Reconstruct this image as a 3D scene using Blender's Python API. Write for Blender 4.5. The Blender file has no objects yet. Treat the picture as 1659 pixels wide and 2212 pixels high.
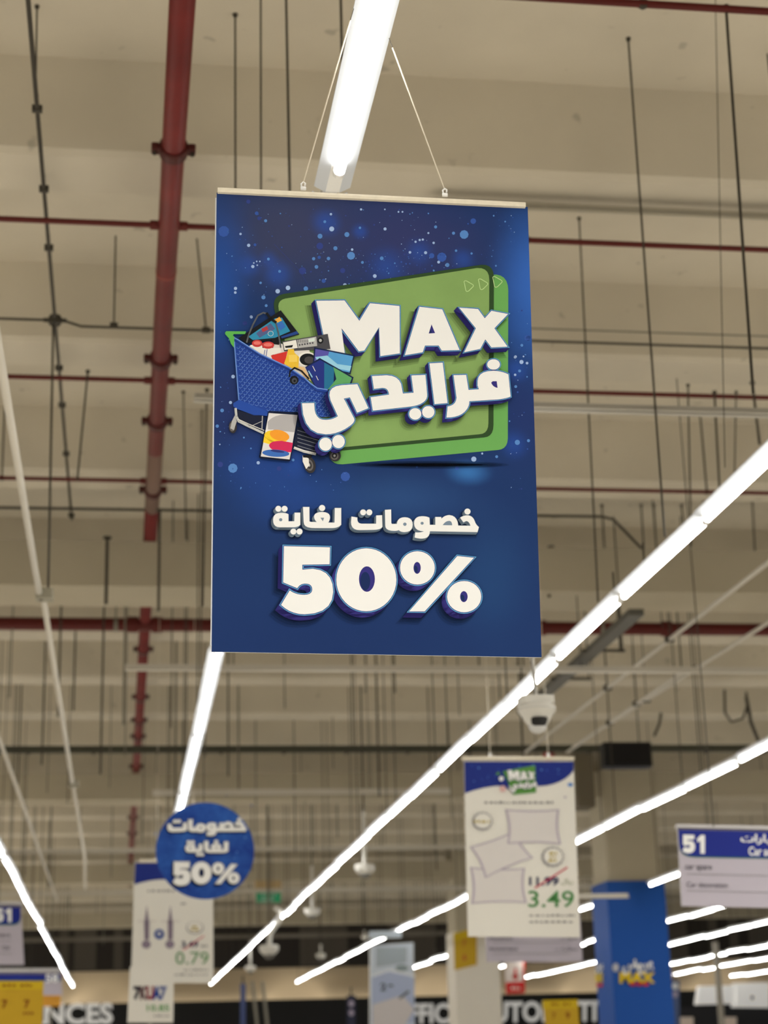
import bpy, math, random
from mathutils import Vector, Matrix
from mathutils.geometry import tessellate_polygon
random.seed(7)
S = bpy.context.scene
COL = S.collection

# ------------------------------------------------------------------ camera
F, CX, CY, EYE = 3800.0, 829.5, 1106.0, 1.6
def _camvec(px, py):
    return Vector((px - CX, CY - py, -F)).normalized()
_y = _camvec(255, 2313)                       # direction of the lamp rows
_z = Vector((1, 0.028, 0)).cross(_y).normalized()
_x = _y.cross(_z)
R = Matrix((_x, _y, _z))                      # camera rotation (camera axes -> world)
cam = bpy.data.cameras.new('camera')
cam.sensor_fit = 'VERTICAL'; cam.sensor_height = 36.0; cam.sensor_width = 27.0
cam.lens = F / 2212 * 36.0
cam.clip_start = 0.05; cam.clip_end = 300
cam_ob = bpy.data.objects.new('camera', cam); COL.objects.link(cam_ob)
cam_ob.matrix_world = Matrix.Translation((0, 0, EYE)) @ R.to_4x4()
S.camera = cam_ob
cam.dof.use_dof = True; cam.dof.focus_distance = 4.12; cam.dof.aperture_fstop = 4.0

# ------------------------------------------------------------------ light
S.view_settings.view_transform = 'Standard'; S.view_settings.look = 'None'
S.view_settings.gamma = 1.0; S.view_settings.use_curve_mapping = False
S.view_settings.exposure = 0.10
S.cycles.use_denoising = True
S.cycles.max_bounces = 6; S.cycles.diffuse_bounces = 4
S.cycles.sample_clamp_indirect = 6.0
w = bpy.data.worlds.new('world'); S.world = w; w.use_nodes = True
w.node_tree.nodes['Background'].inputs[0].default_value = (1.0, 0.97, 0.92, 1)
w.node_tree.nodes['Background'].inputs[1].default_value = 0.27
TUBE = 15.5
LAMP_H = 2.45
def row_light(x, y0, y1, power):              # lamp rows of the hall outside the picture
    l = bpy.data.lights.new('row_light', 'AREA'); l.shape = 'RECTANGLE'
    l.size = 0.12; l.size_y = abs(y1 - y0); l.energy = power * abs(y1 - y0); l.color = (1.0, 0.98, 0.95)
    o = bpy.data.objects.new('row_light', l); COL.objects.link(o)
    o.location = (x, (y0 + y1) / 2, EYE + LAMP_H)
for x in (-6.3, -3.85, -1.4, 0.57, 2.75, 5.35, 7.85):
    row_light(x, -16, 2.2 if x != 0.57 else 1.0, 14)
for x in (-11.2, -8.7, -6.3, -3.85):
    row_light(x, 2, 11, 17)
for x in (5.35, 7.85, 10.35, 12.65):
    row_light(x, 2, 10, 16)
for x in (-16, -13.5, -11, -8.6, -6.2, -3.8):
    row_light(x, 14, 56, 11)
for x, y in ((7.85, 20), (10.35, 26), (12.65, 32), (15.4, 38)):
    row_light(x, 12.5, y, 9)

# ------------------------------------------------------------------ helpers
def srgb(r, g, b):
    f = lambda c: c / 12.92 if c <= 0.04045 else ((c + 0.055) / 1.055) ** 2.4
    return (f(r / 255), f(g / 255), f(b / 255), 1)
MATS = {}
def mat(name, rgb, rough=0.55, metal=0.0, emit=0.0, noise=0.0, scale=6.0, alpha=1.0, spots=0.0):
    if name in MATS: return MATS[name]
    m = bpy.data.materials.new(name); m.use_nodes = True
    nt = m.node_tree; b = nt.nodes['Principled BSDF']
    c = srgb(*rgb)
    b.inputs['Base Color'].default_value = c
    b.inputs['Roughness'].default_value = rough; b.inputs['Metallic'].default_value = metal
    b.inputs['Specular IOR Level'].default_value = 0.08 if name.startswith(('print_', 'speck_', 'wrap_', 'disc_', 'aisle_', 'tag_')) else 0.3
    if emit:
        b.inputs['Emission Color'].default_value = c; b.inputs['Emission Strength'].default_value = emit
    if alpha < 1: b.inputs['Alpha'].default_value = alpha
    if noise:
        tc = nt.nodes.new('ShaderNodeTexCoord')
        n = nt.nodes.new('ShaderNodeTexNoise'); n.inputs['Scale'].default_value = scale; n.inputs['Detail'].default_value = 5
        r = nt.nodes.new('ShaderNodeValToRGB')
        lo = tuple(v * (1 - noise) for v in c[:3]) + (1,); hi = tuple(min(1, v * (1 + noise)) for v in c[:3]) + (1,)
        r.color_ramp.elements[0].position = 0.3; r.color_ramp.elements[1].position = 0.7
        r.color_ramp.elements[0].color = lo; r.color_ramp.elements[1].color = hi
        nt.links.new(tc.outputs['Object'], n.inputs['Vector']); nt.links.new(n.outputs['Fac'], r.inputs['Fac'])
        out = r.outputs['Color']
        if spots:
            v = nt.nodes.new('ShaderNodeTexNoise'); v.inputs['Scale'].default_value = 7.0; v.inputs['Detail'].default_value = 2
            nt.links.new(tc.outputs['Object'], v.inputs['Vector'])
            q = nt.nodes.new('ShaderNodeValToRGB'); q.color_ramp.elements[0].position = 0.70; q.color_ramp.elements[1].position = 0.76
            q.color_ramp.elements[0].color = (0, 0, 0, 1); q.color_ramp.elements[1].color = (spots,) * 3 + (1,)
            nt.links.new(v.outputs['Fac'], q.inputs['Fac'])
            mx = nt.nodes.new('ShaderNodeMix'); mx.data_type = 'RGBA'
            nt.links.new(q.outputs['Color'], mx.inputs['Factor']); nt.links.new(out, mx.inputs['A'])
            mx.inputs['B'].default_value = tuple(v * 0.45 for v in c[:3]) + (1,)
            out = mx.outputs['Result']
        nt.links.new(out, b.inputs['Base Color'])
    MATS[name] = m
    return m

def ray(px, py): return R @ _camvec(px, py)
CAMP = Vector((0, 0, EYE))
def at_y(px, py, Y):
    d = ray(px, py); return CAMP + d * (Y / d.y)
def at_h(px, py, h):
    d = ray(px, py); return CAMP + d * (h / d.z)

class G:
    """collects shapes, links them as ONE mesh object"""
    def __init__(s): s.v = []; s.f = []; s.m = []; s.mats = []
    def mi(s, m):
        if m not in s.mats: s.mats.append(m)
        return s.mats.index(m)
    def add(s, vs, fs, m):
        k = len(s.v); i = s.mi(m)
        s.v += [Vector(v) for v in vs]; s.f += [[k + j for j in f] for f in fs]; s.m += [i] * len(fs)
        return s
    def box(s, c, d, m, bev=0.0):
        x, y, z = (q / 2 for q in d); c = Vector(c)
        if bev <= 0:
            vs = [c + Vector((a * x, b * y, e * z)) for e in (-1, 1) for b in (-1, 1) for a in (-1, 1)]
            fs = [(0, 2, 3, 1), (4, 5, 7, 6), (0, 1, 5, 4), (2, 6, 7, 3), (0, 4, 6, 2), (1, 3, 7, 5)]
            return s.add(vs, fs, m)
        ring = [(x, -y + bev), (x, y - bev), (x - bev, y), (-x + bev, y), (-x, y - bev), (-x, -y + bev), (-x + bev, -y), (x - bev, -y)]
        vs = [c + Vector((a, b, e)) for e in (-z, z) for a, b in ring]
        fs = [tuple(range(7, -1, -1)), tuple(range(8, 16))] + [(i, (i + 1) % 8, 8 + (i + 1) % 8, 8 + i) for i in range(8)]
        return s.add(vs, fs, m)
    def prism(s, prof, axis, a0, a1, m):
        """profile of 2D points swept along axis x (y,z points) or y (x,z points)"""
        n = len(prof)
        if axis == 'x': vs = [(a, p, q) for a in (a0, a1) for p, q in prof]
        else: vs = [(p, a, q) for a in (a0, a1) for p, q in prof]
        fs = [tuple(range(n)), tuple(range(2 * n - 1, n - 1, -1))] + [(i, n + i, n + (i + 1) % n, (i + 1) % n) for i in range(n)]
        return s.add(vs, fs, m)
    def tube(s, pts, r, m, n=10, cap=True):
        pts = [Vector(p) for p in pts]; k = len(pts); vs = []; fs = []
        rs = r if isinstance(r, (list, tuple)) else [r] * k
        up = None
        for i, p in enumerate(pts):
            t = (pts[min(i + 1, k - 1)] - pts[max(i - 1, 0)]).normalized()
            if up is None: up = Vector((0, 0, 1)) if abs(t.z) < 0.9 else Vector((1, 0, 0))
            a = t.cross(up).normalized(); b = a.cross(t).normalized(); up = b
            vs += [p + (a * math.cos(2 * math.pi * j / n) + b * math.sin(2 * math.pi * j / n)) * rs[i] for j in range(n)]
        for i in range(k - 1):
            fs += [(i * n + j, i * n + (j + 1) % n, (i + 1) * n + (j + 1) % n, (i + 1) * n + j) for j in range(n)]
        if cap: fs += [tuple(range(n - 1, -1, -1)), tuple(range((k - 1) * n, k * n))]
        return s.add(vs, fs, m)
    def lathe(s, prof, c, m, n=20):
        c = Vector(c); vs = []; fs = []
        for r, z in prof: vs += [c + Vector((r * math.cos(2 * math.pi * j / n), r * math.sin(2 * math.pi * j / n), z)) for j in range(n)]
        for i in range(len(prof) - 1):
            fs += [(i * n + j, i * n + (j + 1) % n, (i + 1) * n + (j + 1) % n, (i + 1) * n + j) for j in range(n)]
        fs += [tuple(range(n - 1, -1, -1)), tuple(range((len(prof) - 1) * n, len(prof) * n))]
        return s.add(vs, fs, m)
    def build(s, name, parent=None, smooth=False):
        org = parent.location.copy() if parent is not None and parent.get('_abs', 1) else Vector()
        if parent is not None and parent.parent is not None: org = parent.parent.location.copy()
        me = bpy.data.meshes.new(name)
        me.from_pydata([tuple(v - org) for v in s.v], [], s.f)
        for m in s.mats: me.materials.append(m)
        me.polygons.foreach_set('material_index', s.m)
        if smooth: me.polygons.foreach_set('use_smooth', [True] * len(s.f))
        me.update()
        o = bpy.data.objects.new(name, me); COL.objects.link(o)
        if parent is not None: o.parent = parent
        return o
def thing(name, label, cat, loc, group=None):
    o = bpy.data.objects.new(name, None); COL.objects.link(o); o.location = loc
    o.empty_display_size = 0.1
    return tag(o, label, cat, group)
def tag(o, label, cat, group=None, kind=None):
    o['label'] = label; o['category'] = cat
    if group: o['group'] = group
    if kind: o['kind'] = kind
    return o
def struct(o): o['kind'] = 'structure'; return o
def copy_tree(o, parent=None):
    c = o.copy(); COL.objects.link(c)
    if parent is not None: c.parent = parent
    for ch in list(o.children): copy_tree(ch, c)
    return c

# ------------------------------------------------------------------ print helpers (flat artwork on a sheet)
def quad_pts(pts):
    """outline with off-curve points flagged (x, y, 1): quadratic curves, implied midpoints between two flagged"""
    n = len(pts); out = []
    P = [(p[0], p[1]) for p in pts]; off = [len(p) > 2 for p in pts]
    for i in range(n):
        if not off[i]: out.append(P[i]); continue
        a, b, c = P[i - 1], P[i], P[(i + 1) % n]
        if off[i - 1]: a = ((a[0] + b[0]) / 2, (a[1] + b[1]) / 2)
        if off[(i + 1) % n]: c = ((c[0] + b[0]) / 2, (c[1] + b[1]) / 2)
        for t in (0.2, 0.4, 0.6, 0.8) if not off[(i + 1) % n] else (0.2, 0.4, 0.6, 0.8, 1.0):
            out.append(((1 - t) ** 2 * a[0] + 2 * t * (1 - t) * b[0] + t * t * c[0], (1 - t) ** 2 * a[1] + 2 * t * (1 - t) * b[1] + t * t * c[1]))
    return out
def ell(cx, cy, rx, ry=None, n=24, rot=0.0):
    ry = rx if ry is None else ry; c, s = math.cos(rot), math.sin(rot)
    return [(cx + rx * math.cos(2 * math.pi * k / n) * c - ry * math.sin(2 * math.pi * k / n) * s,
             cy + rx * math.cos(2 * math.pi * k / n) * s + ry * math.sin(2 * math.pi * k / n) * c) for k in range(n)]
def area(p): return sum(p[i - 1][0] * p[i][1] - p[i][0] * p[i - 1][1] for i in range(len(p))) / 2
def grow(p, d):
    """outline moved outwards by d"""
    if area(p) < 0: p = p[::-1]
    n = len(p); out = []
    for i in range(n):
        ax, ay = p[i][0] - p[i - 1][0], p[i][1] - p[i - 1][1]; bx, by = p[(i + 1) % n][0] - p[i][0], p[(i + 1) % n][1] - p[i][1]
        la = math.hypot(ax, ay) or 1e-6; lb = math.hypot(bx, by) or 1e-6
        nx, ny = ay / la + by / lb, -ax / la - bx / lb
        q = nx * nx + ny * ny
        if q < 0.3: nx, ny, q = ay / la, -ax / la, 1.4
        k = min(2.0 / q, 2.2)
        out.append((p[i][0] + nx * k * d, p[i][1] + ny * k * d))
    return out
def zoomed(pts, ox, oy, sc): return [(ox + p[0] / sc, oy + p[1] / sc) + tuple(p[2:]) for p in pts]
class Sheet:
    """plane of a hung board: measured image positions -> points on the board, layer lifts towards the front"""
    def __init__(s, p0, n, g=0.0006): s.p = Vector(p0); s.n = Vector(n).normalized(); s.g = g
    def pt(s, px, py, layer=0):
        d = ray(px, py); q = s.p + s.n * s.g * layer
        return CAMP + d * ((q - CAMP).dot(s.n) / d.dot(s.n))
    def fill(s, g, loops, m, layer=1):
        if loops and not isinstance(loops[0], list): loops = [loops]
        flat = [q for l in loops for q in l]
        tri = tessellate_polygon([[Vector((x, y, 0)) for x, y in l] for l in loops])
        g.add([s.pt(x, y, layer) for x, y in flat], [t for t in tri], m)
    def line(s, g, pts, wd, m, layer=1, closed=False):
        k = len(pts)
        for i in range(k if closed else k - 1):
            a, b = pts[i], pts[(i + 1) % k]
            dx, dy = b[0] - a[0], b[1] - a[1]; l = math.hypot(dx, dy) or 1
            ex, ey = dx / l * wd * 0.3, dy / l * wd * 0.3; nx, ny = -dy / l * wd / 2, dx / l * wd / 2
            q = [(a[0] - ex + nx, a[1] - ey + ny), (b[0] + ex + nx, b[1] + ey + ny), (b[0] + ex - nx, b[1] + ey - ny), (a[0] - ex - nx, a[1] - ey - ny)]
            g.add([s.pt(x, y, layer) for x, y in q], [(0, 1, 2, 3)], m)
    def board(s, g, outline, t, m, medge=None):
        n = len(outline); back = s.n * -t
        f = [s.pt(x, y) for x, y in outline]
        g.add(f, [tuple(range(n))], m)
        g.add([p + back for p in f], [tuple(range(n - 1, -1, -1))], medge or m)
        g.add(f + [p + back for p in f], [(i, n + i, n + (i + 1) % n, (i + 1) % n) for i in range(n)], medge or m)
    def text(s, g, body, box, m, layer=2, bold=0.0, slope=0.0):
        me = text_mesh(body, bold); vs = [v.co for v in me.vertices]
        x0, x1 = min(v.x for v in vs), max(v.x for v in vs); y0, y1 = min(v.y for v in vs), max(v.y for v in vs)
        a, b, c, d = box; out = []
        for v in vs:
            px = a + (v.x - x0) / (x1 - x0) * (c - a); py = d - (v.y - y0) / (y1 - y0) * (d - b)
            out.append(s.pt(px, py + slope * (px - a), layer))
        g.add(out, [tuple(p.vertices) for p in me.polygons], m)
_TX = {}
def text_mesh(body, bold):
    if (body, bold) in _TX: return _TX[(body, bold)]
    c = bpy.data.curves.new('lettering', 'FONT'); c.body = body; c.offset = bold; c.resolution_u = 3
    o = bpy.data.objects.new('lettering', c); COL.objects.link(o)
    bpy.context.view_layer.update()
    me = bpy.data.meshes.new_from_object(o.evaluated_get(bpy.context.evaluated_depsgraph_get()))
    bpy.data.objects.remove(o); bpy.data.curves.remove(c)
    _TX[(body, bold)] = me
    return me
FORMS = {'س': (0xFEB1, 4), 'ي': (0xFEF1, 4), 'ا': (0xFE8D, 2), 'ر': (0xFEAD, 2), 'ت': (0xFE95, 4), 'ع': (0xFEC9, 4), 'و': (0xFEED, 2),
         'ض': (0xFEBD, 4), 'ل': (0xFEDD, 4), 'ح': (0xFEA1, 4), 'م': (0xFEE1, 4), 'ن': (0xFEE5, 4), 'ف': (0xFED1, 4), 'د': (0xFEA9, 2), 'ق': (0xFED5, 4), 'ط': (0xFEC1, 4)}
def arabic(sx):
    out = []
    for wd in sx.split(' '):
        r = []
        for i, ch in enumerate(wd):
            base, k = FORMS[ch]
            prev = i > 0 and FORMS[wd[i - 1]][1] == 4; nxt = i < len(wd) - 1 and k == 4
            r.append(chr(base + ((3 if nxt else 1) if prev else (2 if nxt else 0))))
        out.append(''.join(r[::-1]))
    return ' '.join(out[::-1])

# ------------------------------------------------------------------ materials
CONC = mat('painted_concrete', (200, 192, 174), 0.85, noise=0.09, scale=0.9, spots=0.5)
CONC2 = mat('girder_concrete', (176, 167, 146), 0.85, noise=0.08, scale=0.7)
WHITE = mat('white_enamel', (238, 238, 236), 0.4)
PAPER = mat('white_print_sheet', (228, 226, 218), 0.6)
REDP = mat('red_pipe_paint', (108, 30, 28), 0.45, noise=0.2, scale=3)
REDD = mat('dark_red_paint', (88, 22, 16), 0.5)
DARK = mat('dark_steel', (62, 58, 50), 0.6)
GALV = mat('galvanized_steel', (128, 124, 112), 0.5, 0.3)
PALE = mat('pale_trunking', (205, 200, 188), 0.5)
BLACK = mat('black_plastic', (18, 18, 18), 0.5)
BLUE = mat('print_blue', (38, 72, 150), 0.5)
NAVY = mat('print_navy', (38, 52, 130), 0.5)
INK = mat('print_ink', (60, 58, 66), 0.6)
GREYT = mat('print_grey_text', (140, 138, 138), 0.6)
GREEN = mat('print_price_green', (84, 142, 84), 0.6)
LETTER = mat('print_letter_white', (238, 239, 238), 0.6)
TUBEM = mat('lit_tube', (255, 253, 248), 0.3, emit=TUBE)

# ------------------------------------------------------------------ room shell
H = lambda h: EYE + h
BEAM_H, SLAB_H = 4.5, 5.03
g = G(); g.box((2, 22, -0.05), (64, 84, 0.1), mat('floor_tile', (206, 200, 188), 0.35, noise=0.05, scale=2)); struct(g.build('floor'))
g = G(); g.box((2, 22, H(SLAB_H) + 0.1), (64, 84, 0.2), CONC); struct(g.build('ceiling'))
beams = [-9, -6.6, -4.2, -1.6, 0.8, 3.3, 5.75, 8.2, 10.67, 13.3, 16.3, 18.63, 20.97, 23.27, 25.7, 28.4, 30.8, 33.2, 35.7, 38.1, 40.6, 43, 45.5, 47.9, 50.3, 52.8, 55.2, 57.6]
for by in beams:
    g = G(); b0, b1 = H(BEAM_H), H(SLAB_H)
    g.prism([(by, b0 + 0.03), (by + 0.03, b0), (by + 0.42, b0), (by + 0.45, b0 + 0.03), (by + 0.5, b1), (by - 0.05, b1)], 'x', -30, 34, CONC)
    struct(g.build('ceiling_beam'))
for gy in (2.1, 14.35, 26.6, 38.85, 51.1):
    g = G(); g.box((2, gy + 0.35, H(4.055)), (64, 0.7, 0.39), CONC2); struct(g.build('ceiling_girder'))
# back wall: dark glazed upper storey, beige band, black fascia
WY = 60.0
zt, zm, zb = at_y(830, 1985, WY).z, at_y(830, 2086, WY).z, at_y(830, 2155, WY).z
g = G(); g.box((2, WY + 0.25, H(SLAB_H) / 2), (64, 0.3, H(SLAB_H)), mat('beige_wall_paint', (196, 178, 148), 0.8, noise=0.05, scale=0.5)); struct(g.build('wall_back'))
DG = mat('dark_glass', (40, 36, 32), 0.4); DG2 = mat('dark_panel', (82, 77, 70), 0.6)
g = G(); g.box((0, WY + 0.02, (zt + zm) / 2), (50, 0.12, zt - zm), DG)
for k in range(46):
    x = -24 + k * 1.05 + random.uniform(-0.3, 0.3)
    if random.random() < 0.55: g.box((x, WY - 0.06, (zt + zm) / 2), (random.choice((0.3, 0.7, 1.6)), 0.04, zt - zm - 0.1), DG2)
struct(g.build('window_1'))
g = G(); g.box((0, WY - 0.35, zb / 2), (50, 0.3, zb), mat('fascia_black', (14, 15, 15), 0.5)); tag(g.build('shop_fascia'), 'long black fascia wall with white department names at the back', 'sign')
def add_uplight(x, n_, e_):  # unseen upward lights added behind the fascia to make the wall band glow
    l = bpy.data.lights.new('added_uplight', 'AREA'); l.shape = 'RECTANGLE'; l.size = n_; l.size_y = 0.12; l.energy = e_; l.color = (1.0, 0.92, 0.8)
    o = bpy.data.objects.new('added_uplight', l); COL.objects.link(o); o.location = (x, WY - 0.05, zb - 0.12); o.rotation_euler = (math.pi, 0, 0)
add_uplight(0, 50, 70)
for px in (60, 215, 640, 940, 1275, 1560): add_uplight(at_y(px, 2150, WY).x, 1.4, 17)
def fascia_word(body, box, label):
    sh = Sheet((0, WY - 0.5, 0), (0, -1, 0)); q = G()
    sh.text(q, body, box, mat('fascia_letter_glow_white', (232, 232, 230), 0.5, emit=0.22), 2, 0.035, -0.012)  # faint self-glow added to the letter colour to brighten it
    n = len(q.v); vs = q.v[:]                                     # raised letters
    q.v += [v + Vector((0, 0.05, 0)) for v in vs]
    tag(q.build('fascia_lettering'), label, 'lettering', 'department names on the fascia')
fascia_word('APPLIANCES', (-102, 2170, 244, 2216), 'raised white letters APPLIANCES at the left of the black fascia')
fascia_word('OFFICE', (845, 2168, 994, 2213), 'raised white letters OFFICE beside the white banner')
fascia_word('AUTOMOTIVE', (1028, 2164, 1345, 2210), 'raised white letters AUTOMOTIVE between the two columns')
# columns
def column(x0, x1, y, wraptop_py, px, wrap, label):
    zwrap = at_y(px, wraptop_py, y).z; t = x1 - x0
    g = G(); g.box(((x0 + x1) / 2, y + t / 2, H(SLAB_H) / 2), (t, t, H(SLAB_H) - 0.02), CONC2, 0.03); struct(g.build('column'))
    e = 0.03
    g = G(); g.box(((x0 + x1) / 2, y + t / 2, zwrap / 2), (t + 2 * e, t + 2 * e, zwrap), wrap)
    o = tag(g.build('column_wrap'), label, 'column cover')
    return o, zwrap
cxl, cxr = at_y(1311, 1905, 26.6).x, at_y(1428, 1905, 26.6).x
wrapA, _ = column(cxl, cxr, 26.55, 1903, 1370, mat('wrap_blue', (38, 84, 164), 0.45), 'blue printed wrap around the thick column right of the pillow poster')
cxl2, cxr2 = at_y(982, 2012, 38.85).x, at_y(1072, 2012, 38.85).x
column(cxl2, cxr2, 38.80, 2012, 1030, mat('wrap_cream', (228, 222, 210), 0.5), 'cream white wrap around the farther column behind the pillow poster')
# logo on the blue column
sh = Sheet((0, 26.51, 0), (0, -1, 0), 0.004); g = G()
YEL = mat('print_yellow', (226, 196, 44), 0.5); REDPR = mat('print_red', (206, 44, 44), 0.5)
sh.text(g, arabic('عروض'), (1345, 2072, 1412, 2108), LETTER, 2, 0.05); sh.text(g, 'MAX', (1338, 2100, 1415, 2124), YEL, 3, 0.05)
sh.text(g, '···', (1360, 2122, 1402, 2130), REDPR, 3, 0.06); sh.fill(g, ell(1330, 2090, 7, 9), mat('print_pale', (190, 190, 196), 0.5), 2)
o = g.build('logo_print'); o.parent = wrapA
g = G()
sh = Sheet((cxl - 0.032, 0, 0), (-1, 0, 0), 0.003)
sh.text(g, arabic('عروض'), (1286, 2078, 1303, 2104), LETTER, 2, 0.05); sh.text(g, 'MAX', (1286, 2102, 1303, 2122), YEL, 3, 0.06); sh.text(g, '···', (1288, 2124, 1302, 2132), REDPR, 3, 0.06)
o = g.build('logo_print'); o.parent = wrapA

# ------------------------------------------------------------------ fluorescent rows
FL = 1.5
def make_fixture():
    t = thing('light_fixture', '', 'light', (0, 0, 0))
    g = G(); k = FL / 2 - 0.005
    g.prism([(-0.022, 0.0), (-0.022, 0.052), (0.022, 0.052), (0.022, 0.0)], 'y', -k, k, WHITE); g.build('housing', t)
    for sx in (-1, 1):
        g = G(); g.prism([(sx * 0.020, 0.006), (sx * 0.052, 0.026), (sx * 0.054, 0.022), (sx * 0.054, 0.017), (sx * 0.021, -0.001)][::sx], 'y', -k, k, mat('satin_reflector', (208, 213, 220), 0.45)); g.build('reflector', t)
    g = G(); g.tube([(0, -k + 0.03, -0.022), (0, k - 0.03, -0.022)], 0.0165, TUBEM, 12); g.build('tube', t, True)
    for sy in (-1, 1):
        g = G(); g.box((0, sy * (k - 0.010), -0.010), (0.030, 0.018, 0.03), WHITE)
        g.tube([(0, sy * (k - 0.034), -0.022), (0, sy * (k - 0.012), -0.022)], 0.017, WHITE, 12); g.build('lamp_holder', t)
    g = G(); g.tube([(0, 0, 0), (0, 0, 1)], 0.0055, DARK, 6); g.build('suspension_rod', t)
    return t
proto = make_fixture()
first = True
def rod_top(y):
    for q in (14.35, 26.6, 38.85, 51.1):
        if q <= y <= q + 0.7: return H(3.86)
    for b in beams:
        if b - 0.06 <= y <= b + 0.51: return H(BEAM_H)
    return H(SLAB_H)
def lamp_row(x, y0, y1, label, group, sag=0.0, cut=None):
    global first
    n = int(round((y1 - y0) / FL)); z = H(LAMP_H) + 0.022
    for k in range(n):
        y = y0 + FL * (k + 0.5)
        if any(abs(x - (a_ + b_) / 2) < 0.7 and c_ - 0.85 < y < c_ + (b_ - a_) + 0.85 for a_, b_, c_ in ((cxl, cxr, 26.6), (cxl2, cxr2, 38.85))): continue
        o = proto if first else copy_tree(proto)
        first = False
        dz = random.uniform(-sag, sag)
        o.location = (x + random.uniform(-sag, sag) * 0.7, y, z + dz); o['label'] = label; o['group'] = group
        o.rotation_euler = (random.uniform(-sag, sag) * 0.5, 0, random.uniform(-sag, sag) * 0.3)
        for ch in o.children:
            if ch.name.startswith(('housing', 'reflector')):
                last = group == 'battens above the sale board' and k == n - 1     # its tray runs on past the lamp end
                ch.location = (0, 0.07 if last else 0, 0); ch.scale = (1, 1.095 if last else 1, 1)
            if ch.name.startswith('suspension_rod'):
                yr = -FL / 2 + 0.12 if k % 2 == 0 else 0.3
                ch.location = (0, yr, 0.05); ch.scale = (1, 1, rod_top(y + yr) - (z + dz) - 0.05)
                if x == 0.584: ch.location = (-0.02, FL / 2 - 1.15, 0.05)
                if (x == 2.76 and y < 13) or (x == 0.57 and 4.57 < y < 9): ch.scale = (1, 1, 0.12)
ROWS = [
    (0.584, 1.53, 4.53, 'white fluorescent batten directly above the big hanging sale board', 'battens above the sale board', 0.0),
    (0.57, 4.68, 24.2, 'white fluorescent batten in the lit row between sale board and round sign', 'battens of the middle row', 0.012),
    (2.76, 6.3, 55.8, 'fluorescent batten in the long lit row crossing the right lower half', 'battens of the long right row', 0.012),
    (-1.39, 20.0, 56, 'fluorescent batten in the lit row at the lower left edge', 'battens of the left row', 0.018),
    (5.36, 13.3, 55.3, 'fluorescent batten in the lit row running behind the pillow poster', 'battens behind the pillow poster', 0.018),
    (7.85, 23.0, 56, 'fluorescent batten in the row passing close beside the blue column', 'battens beside the blue column', 0.02),
    (10.36, 27.5, 56, 'fluorescent batten in the lit row just below the aisle 51 sign', 'battens below the aisle 51 sign', 0.02),
    (12.65, 32.0, 56, 'fluorescent batten, second lit row under the aisle 51 sign', 'battens of the second row under aisle 51', 0.02),
    (15.35, 38.5, 56.5, 'fluorescent batten, third lit row under the aisle 51 sign', 'battens of the third row under aisle 51', 0.02),
    (17.45, 44.0, 56.0, 'fluorescent batten, fourth lit row under the aisle 51 sign', 'battens of the fourth row under aisle 51', 0.02),
    (20.2, 51.0, 58.5, 'fluorescent batten, lowest lit row above the white light boxes', 'battens of the lowest right row', 0.02)]
for r in ROWS: lamp_row(*r)

# ------------------------------------------------------------------ fire pipes
PH = 4.31
mx = at_h(352, 700, PH).x
def pipe_main():
    t = thing('sprinkler_main_pipe', 'thick red fire sprinkler pipe running away along the left ceiling', 'pipe', (mx, 5, H(PH)))
    g = G(); g.tube([(mx, 3.5, H(PH)), (mx, 12.2, H(PH))], 0.057, REDP, 20)
    g.tube([(mx, 12.2, H(PH)), (mx, 13.6, H(PH))], 0.057, mat('faded_primer', (120, 96, 84), 0.7), 20)
    g.tube([(mx, 13.6, H(PH)), (mx, 44, H(PH))], 0.057, REDP, 20); g.build('pipe', t, True)
    for px, py in ((368, 322), (349, 775), (343, 910), (336, 1058), (319, 1402), (314, 1505), (311, 1555), (309, 1590), (306, 1655), (298, 1765), (296, 1800), (294, 1840)):
        y = at_h(px, py, PH).y; g = G()
        g.tube([(mx, y - 0.045, H(PH)), (mx, y - 0.03, H(PH)), (mx, y + 0.03, H(PH)), (mx, y + 0.045, H(PH))], [0.064, 0.072, 0.072, 0.064], mat('coupling_red', (70, 20, 16), 0.5), 20)
        for sx in (-1, 1):
            g.box((mx + sx * 0.088, y, H(PH)), (0.04, 0.07, 0.03), mat('coupling_red', (70, 20, 16), 0.5), 0.008)
            g.tube([(mx + sx * 0.092, y, H(PH) - 0.035), (mx + sx * 0.092, y, H(PH) + 0.03)], 0.009, DARK, 8)
        g.build('coupling', t)
    y = at_h(360, 585, PH).y; g = G(); g.tube([(mx, y - 0.012, H(PH)), (mx, y + 0.012, H(PH))], 0.0595, mat('weld_seam', (140, 70, 60), 0.6), 20); g.build('weld_ring', t)
    for y in (6.9, 9.6, 17.0, 22.0):
        g = G(); g.tube([(mx, y, H(PH)), (mx, y, rod_top(y))], 0.006, DARK, 6); g.build('hanger', t)
pipe_main()
def branch(py, px, r, label, x0=-9, x1=20):
    p = at_h(px, py, PH)
    t = thing('sprinkler_branch_pipe', label, 'pipe', (mx, p.y, H(PH)), 'thin red branch pipes')
    g = G(); g.tube([(x0, p.y, H(PH)), (x1, p.y, H(PH))], r, REDD, 12); g.build('pipe', t, True)
    for sx in (-1, 1):
        g = G(); g.tube([(mx + sx * 0.05, p.y, H(PH)), (mx + sx * 0.10, p.y, H(PH))], r * 1.6, REDD, 12); g.build('socket', t)
    for x in (-2.6, -0.95, 2.15, 4.6):
        g = G(); g.tube([(x, p.y, H(PH)), (x, p.y, rod_top(p.y))], 0.008, DARK, 6); g.tube([(x, p.y - 0.012, H(PH)), (x, p.y + 0.012, H(PH))], r * 1.35, DARK, 8); g.build('hanger', t)
branch(3, 1300, 0.017, 'thin red pipe at the very top right edge of the picture', 0.9)
branch(486, 330, 0.016, 'thin red pipe crossing just below the top rail of the sale board')
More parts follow.
